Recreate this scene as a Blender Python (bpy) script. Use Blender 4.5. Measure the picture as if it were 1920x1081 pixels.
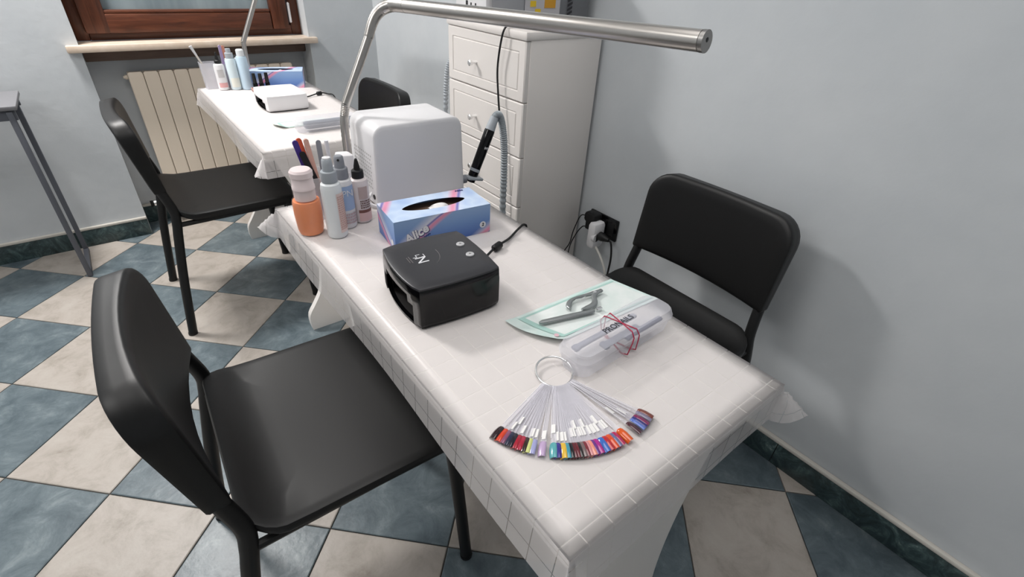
import bpy, bmesh, math, random
from mathutils import Vector, Matrix
random.seed(7)
PI = math.pi
for _o in list(bpy.data.objects):
    bpy.data.objects.remove(_o)
scene = bpy.context.scene
COL = scene.collection

# ------------------------------------------------------------------ camera
cam_d = bpy.data.cameras.new('camera')
cam = bpy.data.objects.new('camera', cam_d)
COL.objects.link(cam)
scene.camera = cam
_right = Vector((0.7909572, -0.6099493, 0.0484614))
_down = Vector((-0.3057615, -0.4626156, -0.8321639))
_fwd = Vector((0.5299968, 0.6433884, -0.5524081))
_m = Matrix((_right, -_down, -_fwd)).transposed().to_4x4()
_m.translation = Vector((0.52444, -2.28061, 1.20615))
cam.matrix_world = _m
cam_d.sensor_width = 36.0
cam_d.lens = 924.465 * 36.0 / 1920.0
cam_d.clip_start = 0.02

# ------------------------------------------------------------------ world, lights, exposure
world = bpy.data.worlds.new('world')
scene.world = world
world.use_nodes = True
world.node_tree.nodes['Background'].inputs[0].default_value = (0.30, 0.34, 0.40, 1)
world.node_tree.nodes['Background'].inputs[1].default_value = 0.25


def area(name, loc, size, watts, color=(1, 1, 1), size_y=None, target=None):
    d = bpy.data.lights.new(name, 'AREA')
    d.energy = watts
    d.color = color
    d.size = size
    if size_y:
        d.shape = 'RECTANGLE'
        d.size_y = size_y
    o = bpy.data.objects.new(name, d)
    COL.objects.link(o)
    o.location = loc
    if target:
        o.rotation_euler = (Vector(target) - Vector(loc)).to_track_quat('-Z', 'Y').to_euler()
    return o


area('fill_light_left', (-1.0, -1.3, 2.44), 1.0, 17, (1.0, 0.98, 0.96), 1.0)  # added broad fill to lift the niche and radiator, not a known fitting
area('ceiling_lamp_by_window', (0.25, 0.22, 2.34), 0.34, 40, (1.0, 0.965, 0.935))
area('fill_light_over_table', (0.80, -1.75, 2.44), 1.0, 10, (1.0, 0.97, 0.95), 1.0)  # added soft fill that brightens the near tabletop, no real lamp there
vs = scene.view_settings
scene.display_settings.display_device = 'sRGB'
vs.view_transform = 'Standard'
vs.look = 'None'
vs.exposure = 0.20
vs.gamma = 1.0
vs.use_curve_mapping = False


# ------------------------------------------------------------------ materials
def lin(c):
    return tuple((v / 12.92 if v <= 0.04045 else ((v + 0.055) / 1.055) ** 2.4) for v in c)


def rgb(r, g, b):
    return lin((r / 255, g / 255, b / 255))


def mat(name, col, rough=0.5, metal=0.0, alpha=1.0, trans=0.0, ior=1.45, spec=0.5, coat=0.0, sss=0.0):
    m = bpy.data.materials.new(name)
    m.use_nodes = True
    b = m.node_tree.nodes['Principled BSDF']
    b.inputs['Base Color'].default_value = (*col, 1)
    b.inputs['Roughness'].default_value = rough
    b.inputs['Metallic'].default_value = metal
    b.inputs['Alpha'].default_value = alpha
    b.inputs['Transmission Weight'].default_value = trans
    b.inputs['IOR'].default_value = ior
    b.inputs['Specular IOR Level'].default_value = spec
    b.inputs['Coat Weight'].default_value = coat
    if sss:
        b.inputs['Subsurface Weight'].default_value = sss
        b.inputs['Subsurface Radius'].default_value = (0.01, 0.01, 0.01)
    return m


def N(m, t, **kw):
    n = m.node_tree.nodes.new(t)
    for k, v in kw.items():
        if k.startswith('i_'):
            n.inputs[k[2:].replace('_', ' ')].default_value = v
        else:
            setattr(n, k, v)
    return n


def L(m, a, ao, b, bi):
    m.node_tree.links.new(a.outputs[ao], b.inputs[bi])


def pb(m):
    return m.node_tree.nodes['Principled BSDF']


def ramp(m, stops):
    r = N(m, 'ShaderNodeValToRGB')
    e = r.color_ramp.elements
    while len(e) < len(stops):
        e.new(0.5)
    for i, (p, c) in enumerate(stops):
        e[i].position = p
        e[i].color = (*c, 1)
    return r


def noise_mat(name, stops, scale=8, detail=6, rough=0.5, coord='pos', stretch=None, bump=0.0, bscale=None,
              distort=0.0, nrough=0.6, metal=0.0, spec=0.5):
    """procedural colour from noise through a ramp, with fine relief"""
    m = mat(name, stops[0][1], rough, metal, spec=spec)
    if coord == 'pos':
        g = N(m, 'ShaderNodeNewGeometry')
        src, so = g, 'Position'
    else:
        g = N(m, 'ShaderNodeTexCoord')
        src, so = g, 'Object'
    if stretch:
        mp = N(m, 'ShaderNodeMapping')
        mp.inputs['Scale'].default_value = stretch
        L(m, src, so, mp, 'Vector')
        src, so = mp, 'Vector'
    n = N(m, 'ShaderNodeTexNoise')
    n.inputs['Scale'].default_value = scale
    n.inputs['Detail'].default_value = detail
    n.inputs['Roughness'].default_value = nrough
    n.inputs['Distortion'].default_value = distort
    L(m, src, so, n, 'Vector')
    r = ramp(m, stops)
    L(m, n, 'Fac', r, 'Fac')
    L(m, r, 'Color', pb(m), 'Base Color')
    if bump:
        n2 = N(m, 'ShaderNodeTexNoise')
        n2.inputs['Scale'].default_value = bscale or scale * 4
        n2.inputs['Detail'].default_value = 5
        L(m, src, so, n2, 'Vector')
        bp = N(m, 'ShaderNodeBump')
        bp.inputs['Strength'].default_value = bump
        bp.inputs['Distance'].default_value = 0.004
        L(m, n2, 'Fac', bp, 'Height')
        L(m, bp, 'Normal', pb(m), 'Normal')
    return m


WALL = noise_mat('pale_blue_grey_plaster', [(0.3, rgb(195, 200, 204)), (0.7, rgb(205, 209, 212))], 3, 4, 0.75,
                 bump=0.25, bscale=30)
CEIL = mat('white_ceiling_paint', rgb(228, 228, 226), 0.9)
GROUT = mat('grey_brown_grout', rgb(98, 96, 92), 0.9)
TILE_W = noise_mat('cream_marbled_tile', [(0.25, rgb(138, 128, 118)), (0.40, rgb(168, 160, 151)), (0.52, rgb(182, 174, 166)), (0.75, rgb(192, 186, 178))],
                   10, 9, 0.42, bump=0.18, bscale=45, distort=0.5, nrough=0.70)
TILE_B = noise_mat('slate_blue_marbled_tile', [(0.25, rgb(68, 81, 88)), (0.42, rgb(91, 104, 111)), (0.55, rgb(107, 120, 126)), (0.72, rgb(140, 151, 155))],
                   12, 9, 0.34, bump=0.2, bscale=45, distort=0.5, nrough=0.72)
MARBLE = noise_mat('dark_green_marble', [(0.3, rgb(30, 40, 42)), (0.5, rgb(56, 72, 74)), (0.63, rgb(84, 104, 104)), (0.72, rgb(150, 165, 160))],
                   16, 8, 0.3, distort=2.0, nrough=0.72)
BEAD = mat('cream_painted_ledge', rgb(206, 202, 194), 0.7)
WOOD = noise_mat('red_brown_varnished_wood', [(0.25, rgb(52, 27, 16)), (0.5, rgb(84, 45, 28)), (0.75, rgb(106, 60, 40))], 5, 8, 0.38,
                 stretch=(1.2, 9, 12), distort=0.6)
WOOD_V = noise_mat('red_brown_varnished_wood_upright', [(0.25, rgb(52, 27, 16)), (0.5, rgb(84, 45, 28)), (0.75, rgb(106, 60, 40))], 5, 8, 0.38,
                   stretch=(12, 9, 1.2), distort=0.6)
BOARD = noise_mat('dull_brown_board', [(0.3, rgb(92, 76, 68)), (0.7, rgb(118, 100, 90))], 6, 6, 0.7, stretch=(1, 8, 10))
STONE = noise_mat('cream_stone', [(0.3, rgb(212, 192, 172)), (0.7, rgb(228, 212, 196))], 20, 5, 0.4)
GLASS_W = noise_mat('frosted_window_glass', [(0.3, rgb(120, 134, 140)), (0.7, rgb(150, 163, 168))], 3, 3, 0.3, stretch=(4, 1, .5))
RAD = mat('cream_enamel', rgb(240, 226, 208), 0.4)
GAP_SHADE = mat('gap_shade', rgb(60, 52, 46), 0.8)
CHROME = mat('chrome', (0.86, 0.86, 0.86), 0.22, 1.0)
STEEL = mat('brushed_nickel', (0.50, 0.475, 0.45), 0.30, 1.0)
STEEL_D = mat('nickel_cap', (0.32, 0.31, 0.30), 0.35, 1.0)
BLACKP = mat('black_moulded_plastic', rgb(11, 11, 12), 0.45, spec=0.5)
BLACKM = mat('black_steel_tube', rgb(16, 16, 17), 0.45)
RUBBER = mat('black_rubber', rgb(16, 16, 18), 0.5)
LAM = mat('white_laminate', rgb(240, 236, 232), 0.4)
CHEST = mat('white_satin_wood', rgb(226, 221, 217), 0.42)
WHITEP = mat('white_plastic', rgb(230, 229, 231), 0.42)
GREYP = mat('light_grey_plastic', rgb(170, 176, 182), 0.45)
MIDGREY = mat('mid_grey_plastic', rgb(140, 143, 150), 0.45)
GLOSSBLACK = mat('glossy_black_plastic', rgb(8, 8, 10), 0.14, spec=0.4)
DARKTOP = mat('charcoal_satin_plastic', rgb(50, 50, 54), 0.36)
DARKIN = mat('dark_interior', rgb(20, 17, 17), 0.5)
SILVERB = mat('silver_button', rgb(198, 198, 200), 0.35, 0.3)
PRINT_W = mat('pale_print', rgb(228, 228, 232), 0.5)
PRINT_K = mat('black_print', rgb(40, 40, 44), 0.5)
PRINT_G = mat('grey_print', rgb(120, 115, 116), 0.5)
GREYM = mat('grey_painted_metal', rgb(92, 95, 103), 0.5)
GREYM_L = mat('pale_grey_laminate', rgb(122, 122, 126), 0.5)


def clear_mat(name, col, alpha, rough=0.25):
    """thin translucent plastic: part diffuse, part see-through"""
    return mat(name, col, rough, alpha=alpha)


CLEAR = clear_mat('clear_acrylic', rgb(232, 234, 238), 0.30, 0.12)
FROST = clear_mat('frosted_plastic', rgb(240, 240, 247), 0.34, 0.35)


# ------------------------------------------------------------------ mesh tools
class MB:
    """collects shapes and links them as ONE mesh object"""

    def __init__(self):
        self.v, self.f, self.mi = [], [], []

    def add(self, verts, faces, mi=0, mtx=None):
        b = len(self.v)
        for p in verts:
            p = Vector(p)
            self.v.append(tuple(mtx @ p) if mtx else tuple(p))
        for f in faces:
            self.f.append(tuple(b + i for i in f))
            self.mi.append(mi)
        return self

    def loft(self, rings, closed=True, cap0=True, cap1=True, mi=0, mtx=None):
        n = len(rings[0])
        vs_ = [p for r in rings for p in r]
        fs = []
        for k in range(len(rings) - 1):
            for i in range(n if closed else n - 1):
                j = (i + 1) % n
                fs.append((k * n + i, k * n + j, (k + 1) * n + j, (k + 1) * n + i))
        if cap0:
            fs.append(tuple(reversed(range(n))))
        if cap1:
            fs.append(tuple((len(rings) - 1) * n + i for i in range(n)))
        return self.add(vs_, fs, mi, mtx)

    def box(self, c, s, bev=0.0, mi=0, mtx=None):
        cx, cy, cz = c
        w, d, h = s
        if bev <= 0:
            vs_ = [(cx + sx * w / 2, cy + sy * d / 2, cz + sz * h / 2) for sz in (-1, 1) for sx, sy in ((-1, -1), (1, -1), (1, 1), (-1, 1))]
            return self.add(vs_, [(3, 2, 1, 0), (4, 5, 6, 7), (0, 1, 5, 4), (1, 2, 6, 5), (2, 3, 7, 6), (3, 0, 4, 7)], mi, mtx)
        b = min(bev, w / 2.01, d / 2.01, h / 2.01)
        rings = []
        for i_, z in ((b, -h / 2), (b * .3, -h / 2 + b * .3), (0, -h / 2 + b), (0, h / 2 - b), (b * .3, h / 2 - b * .3), (b, h / 2)):
            rings.append([(cx + x, cy + y, cz + z) for x, y in rrect(w - 2 * i_, d - 2 * i_, max(b - i_, b * .25), 2)])
        return self.loft(rings, mi=mi, mtx=mtx)

    def lathe(self, prof, n=20, mi=0, mtx=None, cap0=True, cap1=True, c=(0, 0, 0), sy=1.0):
        rings = [[(c[0] + r * math.cos(2 * PI * i / n), c[1] + sy * r * math.sin(2 * PI * i / n), c[2] + z) for i in range(n)] for r, z in prof]
        return self.loft(rings, mi=mi, mtx=mtx, cap0=cap0, cap1=cap1)

    def tube(self, path, r, n=10, mi=0, mtx=None, ref=None, ra=None, radii=None, caps=True):
        """sweep an ellipse (r across, ra along ref) on a polyline"""
        P = [Vector(p) for p in path]
        rings = []
        up = Vector(ref) if ref else None
        for k, p in enumerate(P):
            t = (P[min(k + 1, len(P) - 1)] - P[max(k - 1, 0)]).normalized()
            if up is None:
                up = Vector((0, 0, 1)) if abs(t.z) < 0.9 else Vector((1, 0, 0))
            a = (up - t * up.dot(t))
            if a.length < 1e-6:
                a = t.orthogonal()
            a.normalize()
            if not ref:
                up = a
            b = t.cross(a)
            rr = radii[k] if radii else r
            aa = (ra if ra else rr)
            rings.append([tuple(p + a * aa * math.cos(2 * PI * i / n) + b * rr * math.sin(2 * PI * i / n)) for i in range(n)])
        return self.loft(rings, mi=mi, mtx=mtx, cap0=caps, cap1=caps)

    def build(self, name, m, parent=None, smooth=35, loc=None):
        me = bpy.data.meshes.new(name)
        me.from_pydata(self.v, [], self.f)
        ms = m if isinstance(m, (list, tuple)) else [m]
        for k in ms:
            me.materials.append(k)
        if len(ms) > 1:
            me.polygons.foreach_set('material_index', self.mi)
        bm = bmesh.new()
        bm.from_mesh(me)
        bmesh.ops.recalc_face_normals(bm, faces=bm.faces)
        bm.to_mesh(me)
        bm.free()
        if smooth:
            me.polygons.foreach_set('use_smooth', [True] * len(me.polygons))
            me.set_sharp_from_angle(angle=math.radians(smooth))
        me.update()
        o = bpy.data.objects.new(name, me)
        COL.objects.link(o)
        if parent:
            o.parent = parent
        if loc:
            o.location = loc
        return o


def rrect(w, h, r, n=4):
    """rounded rectangle outline, counter-clockwise"""
    if not isinstance(r, (list, tuple)):
        r = (r, r, r, r)          # ++, -+, --, +-
    out = []
    for (sx, sy, a0), q in zip(((1, 1, 0), (-1, 1, 90), (-1, -1, 180), (1, -1, 270)), r):
        q = min(q, w / 2 * .999, h / 2 * .999)
        for i in range(n + 1):
            a = math.radians(a0 + 90 * i / n)
            out.append((sx * (w / 2 - q) + q * math.cos(a), sy * (h / 2 - q) + q * math.sin(a)))
    return out


def rr2(w, h, r, n=6, m=8):
    """rounded rectangle with extra points along its straight sides"""
    o = rrect(w, h, r, n)
    out = []
    for k, a in enumerate(o):
        b = o[(k + 1) % len(o)]
        out.append(a)
        if k % (n + 1) == n:
            out += [(a[0] + (b[0] - a[0]) * q / m, a[1] + (b[1] - a[1]) * q / m) for q in range(1, m)]
    return out


def bez(p, n=12):
    """smooth Catmull-Rom curve through points"""
    P = [Vector(q) for q in p]
    P = [2 * P[0] - P[1]] + P + [2 * P[-1] - P[-2]]
    out = []
    for k in range(1, len(P) - 2):
        a, b, c, d = P[k - 1:k + 3]
        for i in range(n):
            t = i / n
            out.append(0.5 * ((2 * b) + (c - a) * t + (2 * a - 5 * b + 4 * c - d) * t * t + (3 * b - a - 3 * c + d) * t ** 3))
    out.append(P[-2])
    return out


def thing(name, label, cat, loc=(0, 0, 0), rz=0.0, group=None):
    o = bpy.data.objects.new(name, None)
    o.empty_display_size = 0.05
    COL.objects.link(o)
    o.location = loc
    o.rotation_euler = (0, 0, rz)
    o['label'] = label
    o['category'] = cat
    if group:
        o['group'] = group
    return o


def tag(o, label, cat, group=None):
    o['label'] = label
    o['category'] = cat
    if group:
        o['group'] = group
    return o


def struct(o):
    o['kind'] = 'structure'
    return o


def copy_tree(root, loc, rz, label, group=None):
    r = root.copy()
    COL.objects.link(r)
    r.location = loc
    r.rotation_euler = (0, 0, rz)
    r['label'] = label
    if group:
        r['group'] = group

    def rec(src, dst):
        for ch in list(src.children):
            c = ch.copy()
            COL.objects.link(c)
            c.parent = dst
            rec(ch, c)
    rec(root, r)
    return r


def lettering(name, txt, size, m, parent, mtx, shear=0.0, depth=0.0004, bold=0.0, align='CENTER'):
    cu = bpy.data.curves.new(name, 'FONT')
    cu.body = txt
    cu.size = size
    cu.shear = shear
    cu.align_x = align
    cu.align_y = 'CENTER'
    cu.extrude = depth
    cu.offset = bold
    cu.resolution_u = 3
    t = bpy.data.objects.new(name, cu)
    COL.objects.link(t)
    bpy.context.view_layer.update()
    me = bpy.data.meshes.new_from_object(t.evaluated_get(bpy.context.evaluated_depsgraph_get()))
    bpy.data.objects.remove(t)
    bpy.data.curves.remove(cu)
    me.name = name
    me.transform(mtx)
    me.materials.clear()
    me.materials.append(m)
    o = bpy.data.objects.new(name, me)
    COL.objects.link(o)
    o.parent = parent
    return o


def frame_m(o, x, y):
    """matrix whose local x,y axes run along the given directions"""
    x = Vector(x).normalized()
    y = Vector(y)
    y = (y - x * y.dot(x)).normalized()
    z = x.cross(y)
    m = Matrix((x, y, z)).transposed().to_4x4()
    m.translation = Vector(o)
    return m


# ================================================================== SETTING
XW, YW, YN = 1.767, 0.508, 0.652          # right wall, window wall, back of the niche
NX0, NX1 = 0.495, 1.412                   # niche left and right
XL, YF, ZC = -1.9, -3.7, 2.50
SILL = 0.842

floor = struct(MB().box(((XL + XW) / 2, (YF + YN) / 2, -0.055), (XW - XL, YN - YF, 0.10)).build('floor', GROUT, smooth=0))
S = 0.30
ux, uy = Vector((1, -1)) / math.sqrt(2), Vector((1, 1)) / math.sqrt(2)


def clip(poly, nx, ny, d):
    out = []
    for i, a in enumerate(poly):
        b = poly[(i + 1) % len(poly)]
        da, db = a[0] * nx + a[1] * ny - d, b[0] * nx + b[1] * ny - d
        if da <= 0:
            out.append(a)
        if da * db < 0:
            t = da / (da - db)
            out.append((a[0] + (b[0] - a[0]) * t, a[1] + (b[1] - a[1]) * t))
    return out


_full = {}


def tile_mesh(poly, m):
    mb = MB()
    c = Vector((sum(p[0] for p in poly) / len(poly), sum(p[1] for p in poly) / len(poly)))

    def ins(d):
        out = []
        for p in poly:
            v = Vector(p) - c
            out.append(c + v * max(0.2, 1 - d / max(v.length, 1e-4)))
        return out
    mb.loft([[(q.x, q.y, z) for q in ins(d)] for d, z in ((0, -0.005), (0, -0.0014), (0.003, 0.0))], cap0=False)
    return mb


for i in range(-16, 16):
    for j in range(-16, 16):
        g = 0.0016
        cx, cy = (i + .5) * S, (j + .5) * S
        corners = [(-S / 2 + g, -S / 2 + g), (S / 2 - g, -S / 2 + g), (S / 2 - g, S / 2 - g), (-S / 2 + g, S / 2 - g)]
        W = [(ux * (cx + a) + uy * (cy + b)) for a, b in corners]
        W = [(p.x, p.y) for p in W]
        P2 = W
        for nx, ny, d in ((1, 0, XW), (-1, 0, -XL), (0, 1, YN), (0, -1, -YF)):
            P2 = clip(P2, nx, ny, d) if P2 else P2
        if len(P2) < 3:
            continue
        ar = abs(sum(P2[k][0] * P2[(k + 1) % len(P2)][1] - P2[(k + 1) % len(P2)][0] * P2[k][1] for k in range(len(P2)))) / 2
        if ar < 0.0008:
            continue
        white = (i + j) % 2 == 0
        m = TILE_W if white else TILE_B
        cc = ux * cx + uy * cy
        if len(P2) == 4 and ar > 0.085:
            if white not in _full:
                o = tile_mesh([(p[0] - cc.x, p[1] - cc.y) for p in W], m).build('tile', m, floor, 30, (cc.x, cc.y, 0))
                _full[white] = o.data
            else:
                o = bpy.data.objects.new('tile', _full[white])
                COL.objects.link(o)
                o.parent = floor
                o.location = (cc.x, cc.y, 0)
        else:
            tile_mesh(P2, m).build('tile', m, floor, 30)

T = 0.14
struct(MB().box((XW + T / 2, (YF + 0.8) / 2, ZC / 2), (T, 0.8 - YF, ZC)).build('wall_right', WALL, smooth=0))
struct(MB().box(((XL + NX0) / 2, YW + 0.1, ZC / 2), (NX0 - XL, 0.2, ZC)).build('wall_back_left', WALL, smooth=0))
struct(MB().box(((NX1 + XW) / 2, YW + 0.1, ZC / 2), (XW - NX1, 0.2, ZC)).build('wall_back_right', WALL, smooth=0))
struct(MB().box(((NX0 + NX1) / 2, YN + 0.028, 0.39), (NX1 - NX0, 0.056, 0.78)).build('wall_niche', WALL, smooth=0))
struct(MB().box(((NX0 + NX1) / 2, YW + 0.1, 2.25), (NX1 - NX0, 0.2, 0.50)).build('wall_back_top', WALL, smooth=0))
struct(MB().box((XL - T / 2, (YF + 0.8) / 2, ZC / 2), (T, 0.8 - YF, ZC)).build('wall_left', WALL, smooth=0))
struct(MB().box(((XL + XW) / 2, YF - T / 2, ZC / 2), (XW - XL + 2 * T, T, ZC)).build('wall_front', WALL, smooth=0))
struct(MB().box(((XL + XW) / 2, (YF + 0.8) / 2, ZC + 0.05), (XW - XL + 2 * T, 0.8 - YF + 2 * T, 0.10)).build('ceiling', CEIL, smooth=0))


# baseboards: lengths of dark green marble under a cream ledge
def baseboard(name, p0, p1, nrm, h=0.080, t=0.013, piece=0.46, first=0.0):
    p0, p1, nrm = Vector(p0), Vector(p1), Vector(nrm)
    d = (p1 - p0)
    ln = d.length
    d.normalize()
    ang = math.atan2(d.y, d.x)
    root = MB()
    c = (p0 + p1) / 2 + nrm * (t / 2 + .001)
    root.box((0, 0, h + 0.006), (ln, t + .002, 0.012), 0.003, mtx=Matrix.Translation((c.x, c.y, 0)) @ Matrix.Rotation(ang, 4, 'Z'))
    r = struct(root.build(name, BEAD))
    s = -first
    while s < ln - .01:
        a, b = max(0, s), min(ln, s + piece)
        if b - a > 0.01:
            q = p0 + d * (a + b) / 2 + nrm * t / 2
            MB().box((0, 0, h / 2), (b - a - 0.002, t, h), 0.0015, mtx=Matrix.Translation((q.x, q.y, 0)) @ Matrix.Rotation(ang, 4, 'Z')).build('marble_slab', MARBLE, r)
        s += piece
    return r


baseboard('baseboard_right', (XW, YF), (XW, YW), (-1, 0), first=0.18)
baseboard('baseboard_back_left', (XL, YW), (NX0, YW), (0, -1), first=0.17)
baseboard('baseboard_back_right', (NX1, YW), (XW, YW), (0, -1))
baseboard('baseboard_niche', (NX0, YN), (NX1, YN), (0, -1), h=0.085)

# window
WZ1 = 2.0
wf = MB()
YF0, YF1 = 0.607, 0.652
wf.box((NX0 + .024, (YF0 + YF1) / 2, (SILL + WZ1) / 2), (0.048, YF1 - YF0, WZ1 - SILL), .004)
wf.box((NX1 - .024, (YF0 + YF1) / 2, (SILL + WZ1) / 2), (0.048, YF1 - YF0, WZ1 - SILL), .004)
win = struct(wf.build('window_1', WOOD_V))
MB().box(((NX0 + NX1) / 2, (YF0 + YF1) / 2, SILL + .022), (NX1 - NX0 - .096, YF1 - YF0, .044), .004).build('bottom_rail', WOOD, win)
MB().box(((NX0 + NX1) / 2, (YF0 + YF1) / 2, WZ1 - .022), (NX1 - NX0 - .096, YF1 - YF0, .044), .004).build('top_rail', WOOD, win)
sx0, sx1, sz0, sz1 = NX0 + .040, NX1 - .066, SILL + .030, WZ1 - .035
ys = 0.592
sash = MB().box((sx0 + .042, ys, (sz0 + sz1) / 2), (.084, .05, sz1 - sz0), .006).box((sx1 - .038, ys, (sz0 + sz1) / 2), (.076, .05, sz1 - sz0), .006).build('sash_stile', WOOD_V, win)
MB().box(((sx0 + sx1) / 2, ys, sz0 + .036), (sx1 - sx0 - .158, .048, .072), .005).build('sash_rail', WOOD, win)
MB().box(((sx0 + sx1) / 2, ys, sz1 - .036), (sx1 - sx0 - .158, .048, .072), .005).build('sash_rail', WOOD, win)
MB().box(((sx0 + sx1) / 2, ys - .006, sz0 + .079), (sx1 - sx0 - .158, .03, .014), .005).build('glazing_bead', WOOD, win)
MB().box(((sx0 + sx1) / 2 + .002, ys + .012, (sz0 + sz1) / 2), (sx1 - sx0 - .150, .006, sz1 - sz0 - .136)).build('pane', GLASS_W, win, 0)
hg = MB().lathe([(.001, 0), (.0065, .004), (.0065, .085), (.001, .09)], 12, c=(sx1 + .012, ys - .014, SILL + .055)).build('hinge', WHITEP, win)
sb = MB().box(((.452 + 1.446) / 2, YW - .0155, SILL - .0135), (1.446 - .452, .031, .027), .004)
sb.box(((NX0 + NX1) / 2, YW + .0500, SILL - .0140), (NX1 - NX0 - .001, .1000, .026))
sill = struct(sb.build('trim_1', STONE))
struct(MB().box(((NX0 + NX1) / 2, 0.60, 0.790), (NX1 - NX0 - .004, .03, .050), .003).build('trim_2', BOARD))

# radiator: cast sections side by side
rad = thing('radiator', 'cream ribbed radiator in the niche below the window', 'radiator', (0.972, 0.60, 0.080))
RX0, RX1, NS = 0.622, 1.325, 12
sw = (RX1 - RX0) / NS
sec = None
for k in range(NS):
    x = RX0 + sw * (k + .5) - 0.972
    if sec is None:
        b = MB()
        rings = []
        hw = sw / 2 - 0.0012
        prof = [(-hw, -.033), (-hw * .85, -.036), (hw * .85, -.036), (hw, -.033), (hw, .03), (-hw, .03)]
        for z, sc, dz in ((0, 1, 0), (0.610, 1, 0), (0.622, .98, 0), (0.633, .9, 0)):
            rings.append([(px_ * (sc if abs(px_) < hw * .9 else 1), py_ * sc, z + (0.006 if abs(px_) < hw * .9 else 0) * (z > .51)) for px_, py_ in prof])
        b.loft(rings)
        o = b.build('section', RAD, rad, 25, (x, 0, 0))
        sec = o.data
    else:
        o = bpy.data.objects.new('section', sec)
        COL.objects.link(o)
        o.parent = rad
        o.location = (x, 0, 0)
MB().box((0, .004, .315), (RX1 - RX0 - .01, .04, .57)).build('gap_shade_filler', GAP_SHADE, rad, 0)  # dark filler whose colour stands in for shade between the sections
MB().tube([(RX0 - .972, 0, .615), (RX0 - .972 - .010, 0, .615)], .010, 12).tube([(RX0 - .972 - .010, 0, .615), (RX0 - .972 - .016, 0, .615)], .006, 8).build('plug', RAD, rad)
vm = MB().tube([(RX0 - .972, 0, .03), (RX0 - .972 - .030, 0, .03)], .010, 12).tube([(RX0 - .972 - .030, 0, .03), (RX0 - .972 - .076, 0, .03)], .0165, 16, radii=[.0165, .0165]).build('valve', CHROME, rad)
b = MB().tube([(RX0 - .972 - .076, 0, .03), (RX0 - .972 - .082, 0, .03)], .014, 12)
for a in range(6):
    b.box((RX0 - .972 - .086, .011 * math.cos(a * PI / 3), .03 + .011 * math.sin(a * PI / 3)), (.010, .006, .006))
b.build('valve_cap', RUBBER, rad)
MB().tube([(RX0 - .972 - .03, 0, .03), (RX0 - .972 - .03, .03, .03), (RX0 - .972 - .03, .044, .03)], .009, 10).build('pipe', CHROME, rad)
for sx in (-1, 1):      # wall brackets that carry it
    MB().box((sx * .25, .036, .50), (.03, .026, .02), .002).build('bracket', RAD, rad)

# ================================================================== CHAIRS


def make_chair(label):
    t = thing('dining_chair', label, 'chair', group='black chairs at the nail tables')
    # seat
    b = MB()
    x0, x1, wy = -.168, .235, .436
    cx_, ln = (x0 + x1) / 2, x1 - x0

    def sz(x, y):
        l = max(0, (-.098 - x) / .070)
        f_ = max(0, (x - .17) / .065)
        return .027 * l ** 1.6 - .008 * f_ * f_
    rings = []
    for i_, z, dish in ((.012, -.024, 0), (.003, -.022, 0), (0, -.016, 0), (0, -.006, 0), (.002, -.002, 0), (.007, 0, 0), (.02, 0, 1), (.04, 0, 1),
                        (.06, 0, 1), (.08, 0, 1), (.10, 0, 1), (.12, 0, 1), (.14, 0, 1), (.16, 0, 1), (.18, 0, 1), (.194, 0, 1), (.20145, 0, 1)):
        ring = []
        for x, y in rr2(ln - 2 * i_, wy - 2 * i_, [max(.006, q - i_ * .75) for q in (.020, .058, .058, .020)], 6):
            ring.append((cx_ + x, y, .450 + z + sz(cx_ + x, y) - dish * .009 * max(0, 1 - (2.15 * x / ln) ** 2) * max(0, 1 - (2.15 * y / wy) ** 2)))
        rings.append(ring)
    b.loft(rings, cap1=False)
    b.build('seat', BLACKP, t, 40)
    # backrest shell
    H0, H1, WB = .533, .760, .404
    hc, hh = (H0 + H1) / 2, H1 - H0

    def xf(z):
        return -.161 - .127 * (z - H0) - .0 * (z - H0)
    b = MB()
    rings = []
    for i_, d in ((.11349, 0), (.107, 0), (.100, .0), (.085, .0), (.06, .0), (.03, .0), (.012, 0), (.005, .002), (.0012, .005), (0, .009), (0, .020), (0, .036), (0, .049), (.002, .054), (.008, .056), (.03, .056)):
        ring = []
        for y, h in rr2(WB - 2 * i_, hh - 2 * i_, [max(.004, q - i_ * .7) for q in (.062, .062, .008, .008)], 7):
            z = hc + h
            dd = d * (.66 + .34 * (z - H0) / hh)
            bow = .024 * (1 - (y / .202) ** 2) * max(.42, 1 - max(0, d - .006) / .060)
            ring.append((xf(z) - dd - bow, y, z - .13 * dd))
        rings.append(ring)
    b.loft(rings, cap0=False)
    b.build('backrest', BLACKP, t, 40)
    # rear legs run on as uprights
    for s in (-1, 1):
        pts = bez([(-.238, s * .220, 0.0), (-.206, s * .214, .22), (-.178, s * .207, .375), (-.168, s * .203, .425), (-.165, s * .197, .470), (-.184, s * .188, .55), (-.199, s * .184, .64)], 5)
        lg = MB().tube(pts, .0125, 12, ref=(1, 0, 0), ra=.0145).build('leg', BLACKM, t)
        MB().tube([(-.238, s * .220, .0), (-.2372, s * .220, .010)], .0135, 12, ref=(1, 0, 0), ra=.0155).build('foot_cap', RUBBER, lg)
    for s in (-1, 1):
        lg = MB().tube(bez([(.222, s * .207, 0.0), (.210, s * .203, .20), (.195, s * .198, .405), (.185, s * .195, .424)], 4), .0135, 12).build('leg', BLACKM, t)
        MB().tube([(.222, s * .207, .0), (.2215, s * .207, .010)], .0148, 12).build('foot_cap', RUBBER, lg)
    for s in (-1, 1):
        MB().tube([(.190, s * .195, .4185), (-.172, s * .203, .4185)], .008, 8, ref=(0, 0, 1), ra=.009).build('side_rail', BLACKM, t)
    MB().tube([(.185, -.195, .4170), (.185, .195, .4170)], .008, 8).build('cross_rail', BLACKM, t)
    MB().tube([(-.166, -.205, .416), (-.166, .205, .416)], .008, 8).build('cross_rail', BLACKM, t)
    return t


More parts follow.
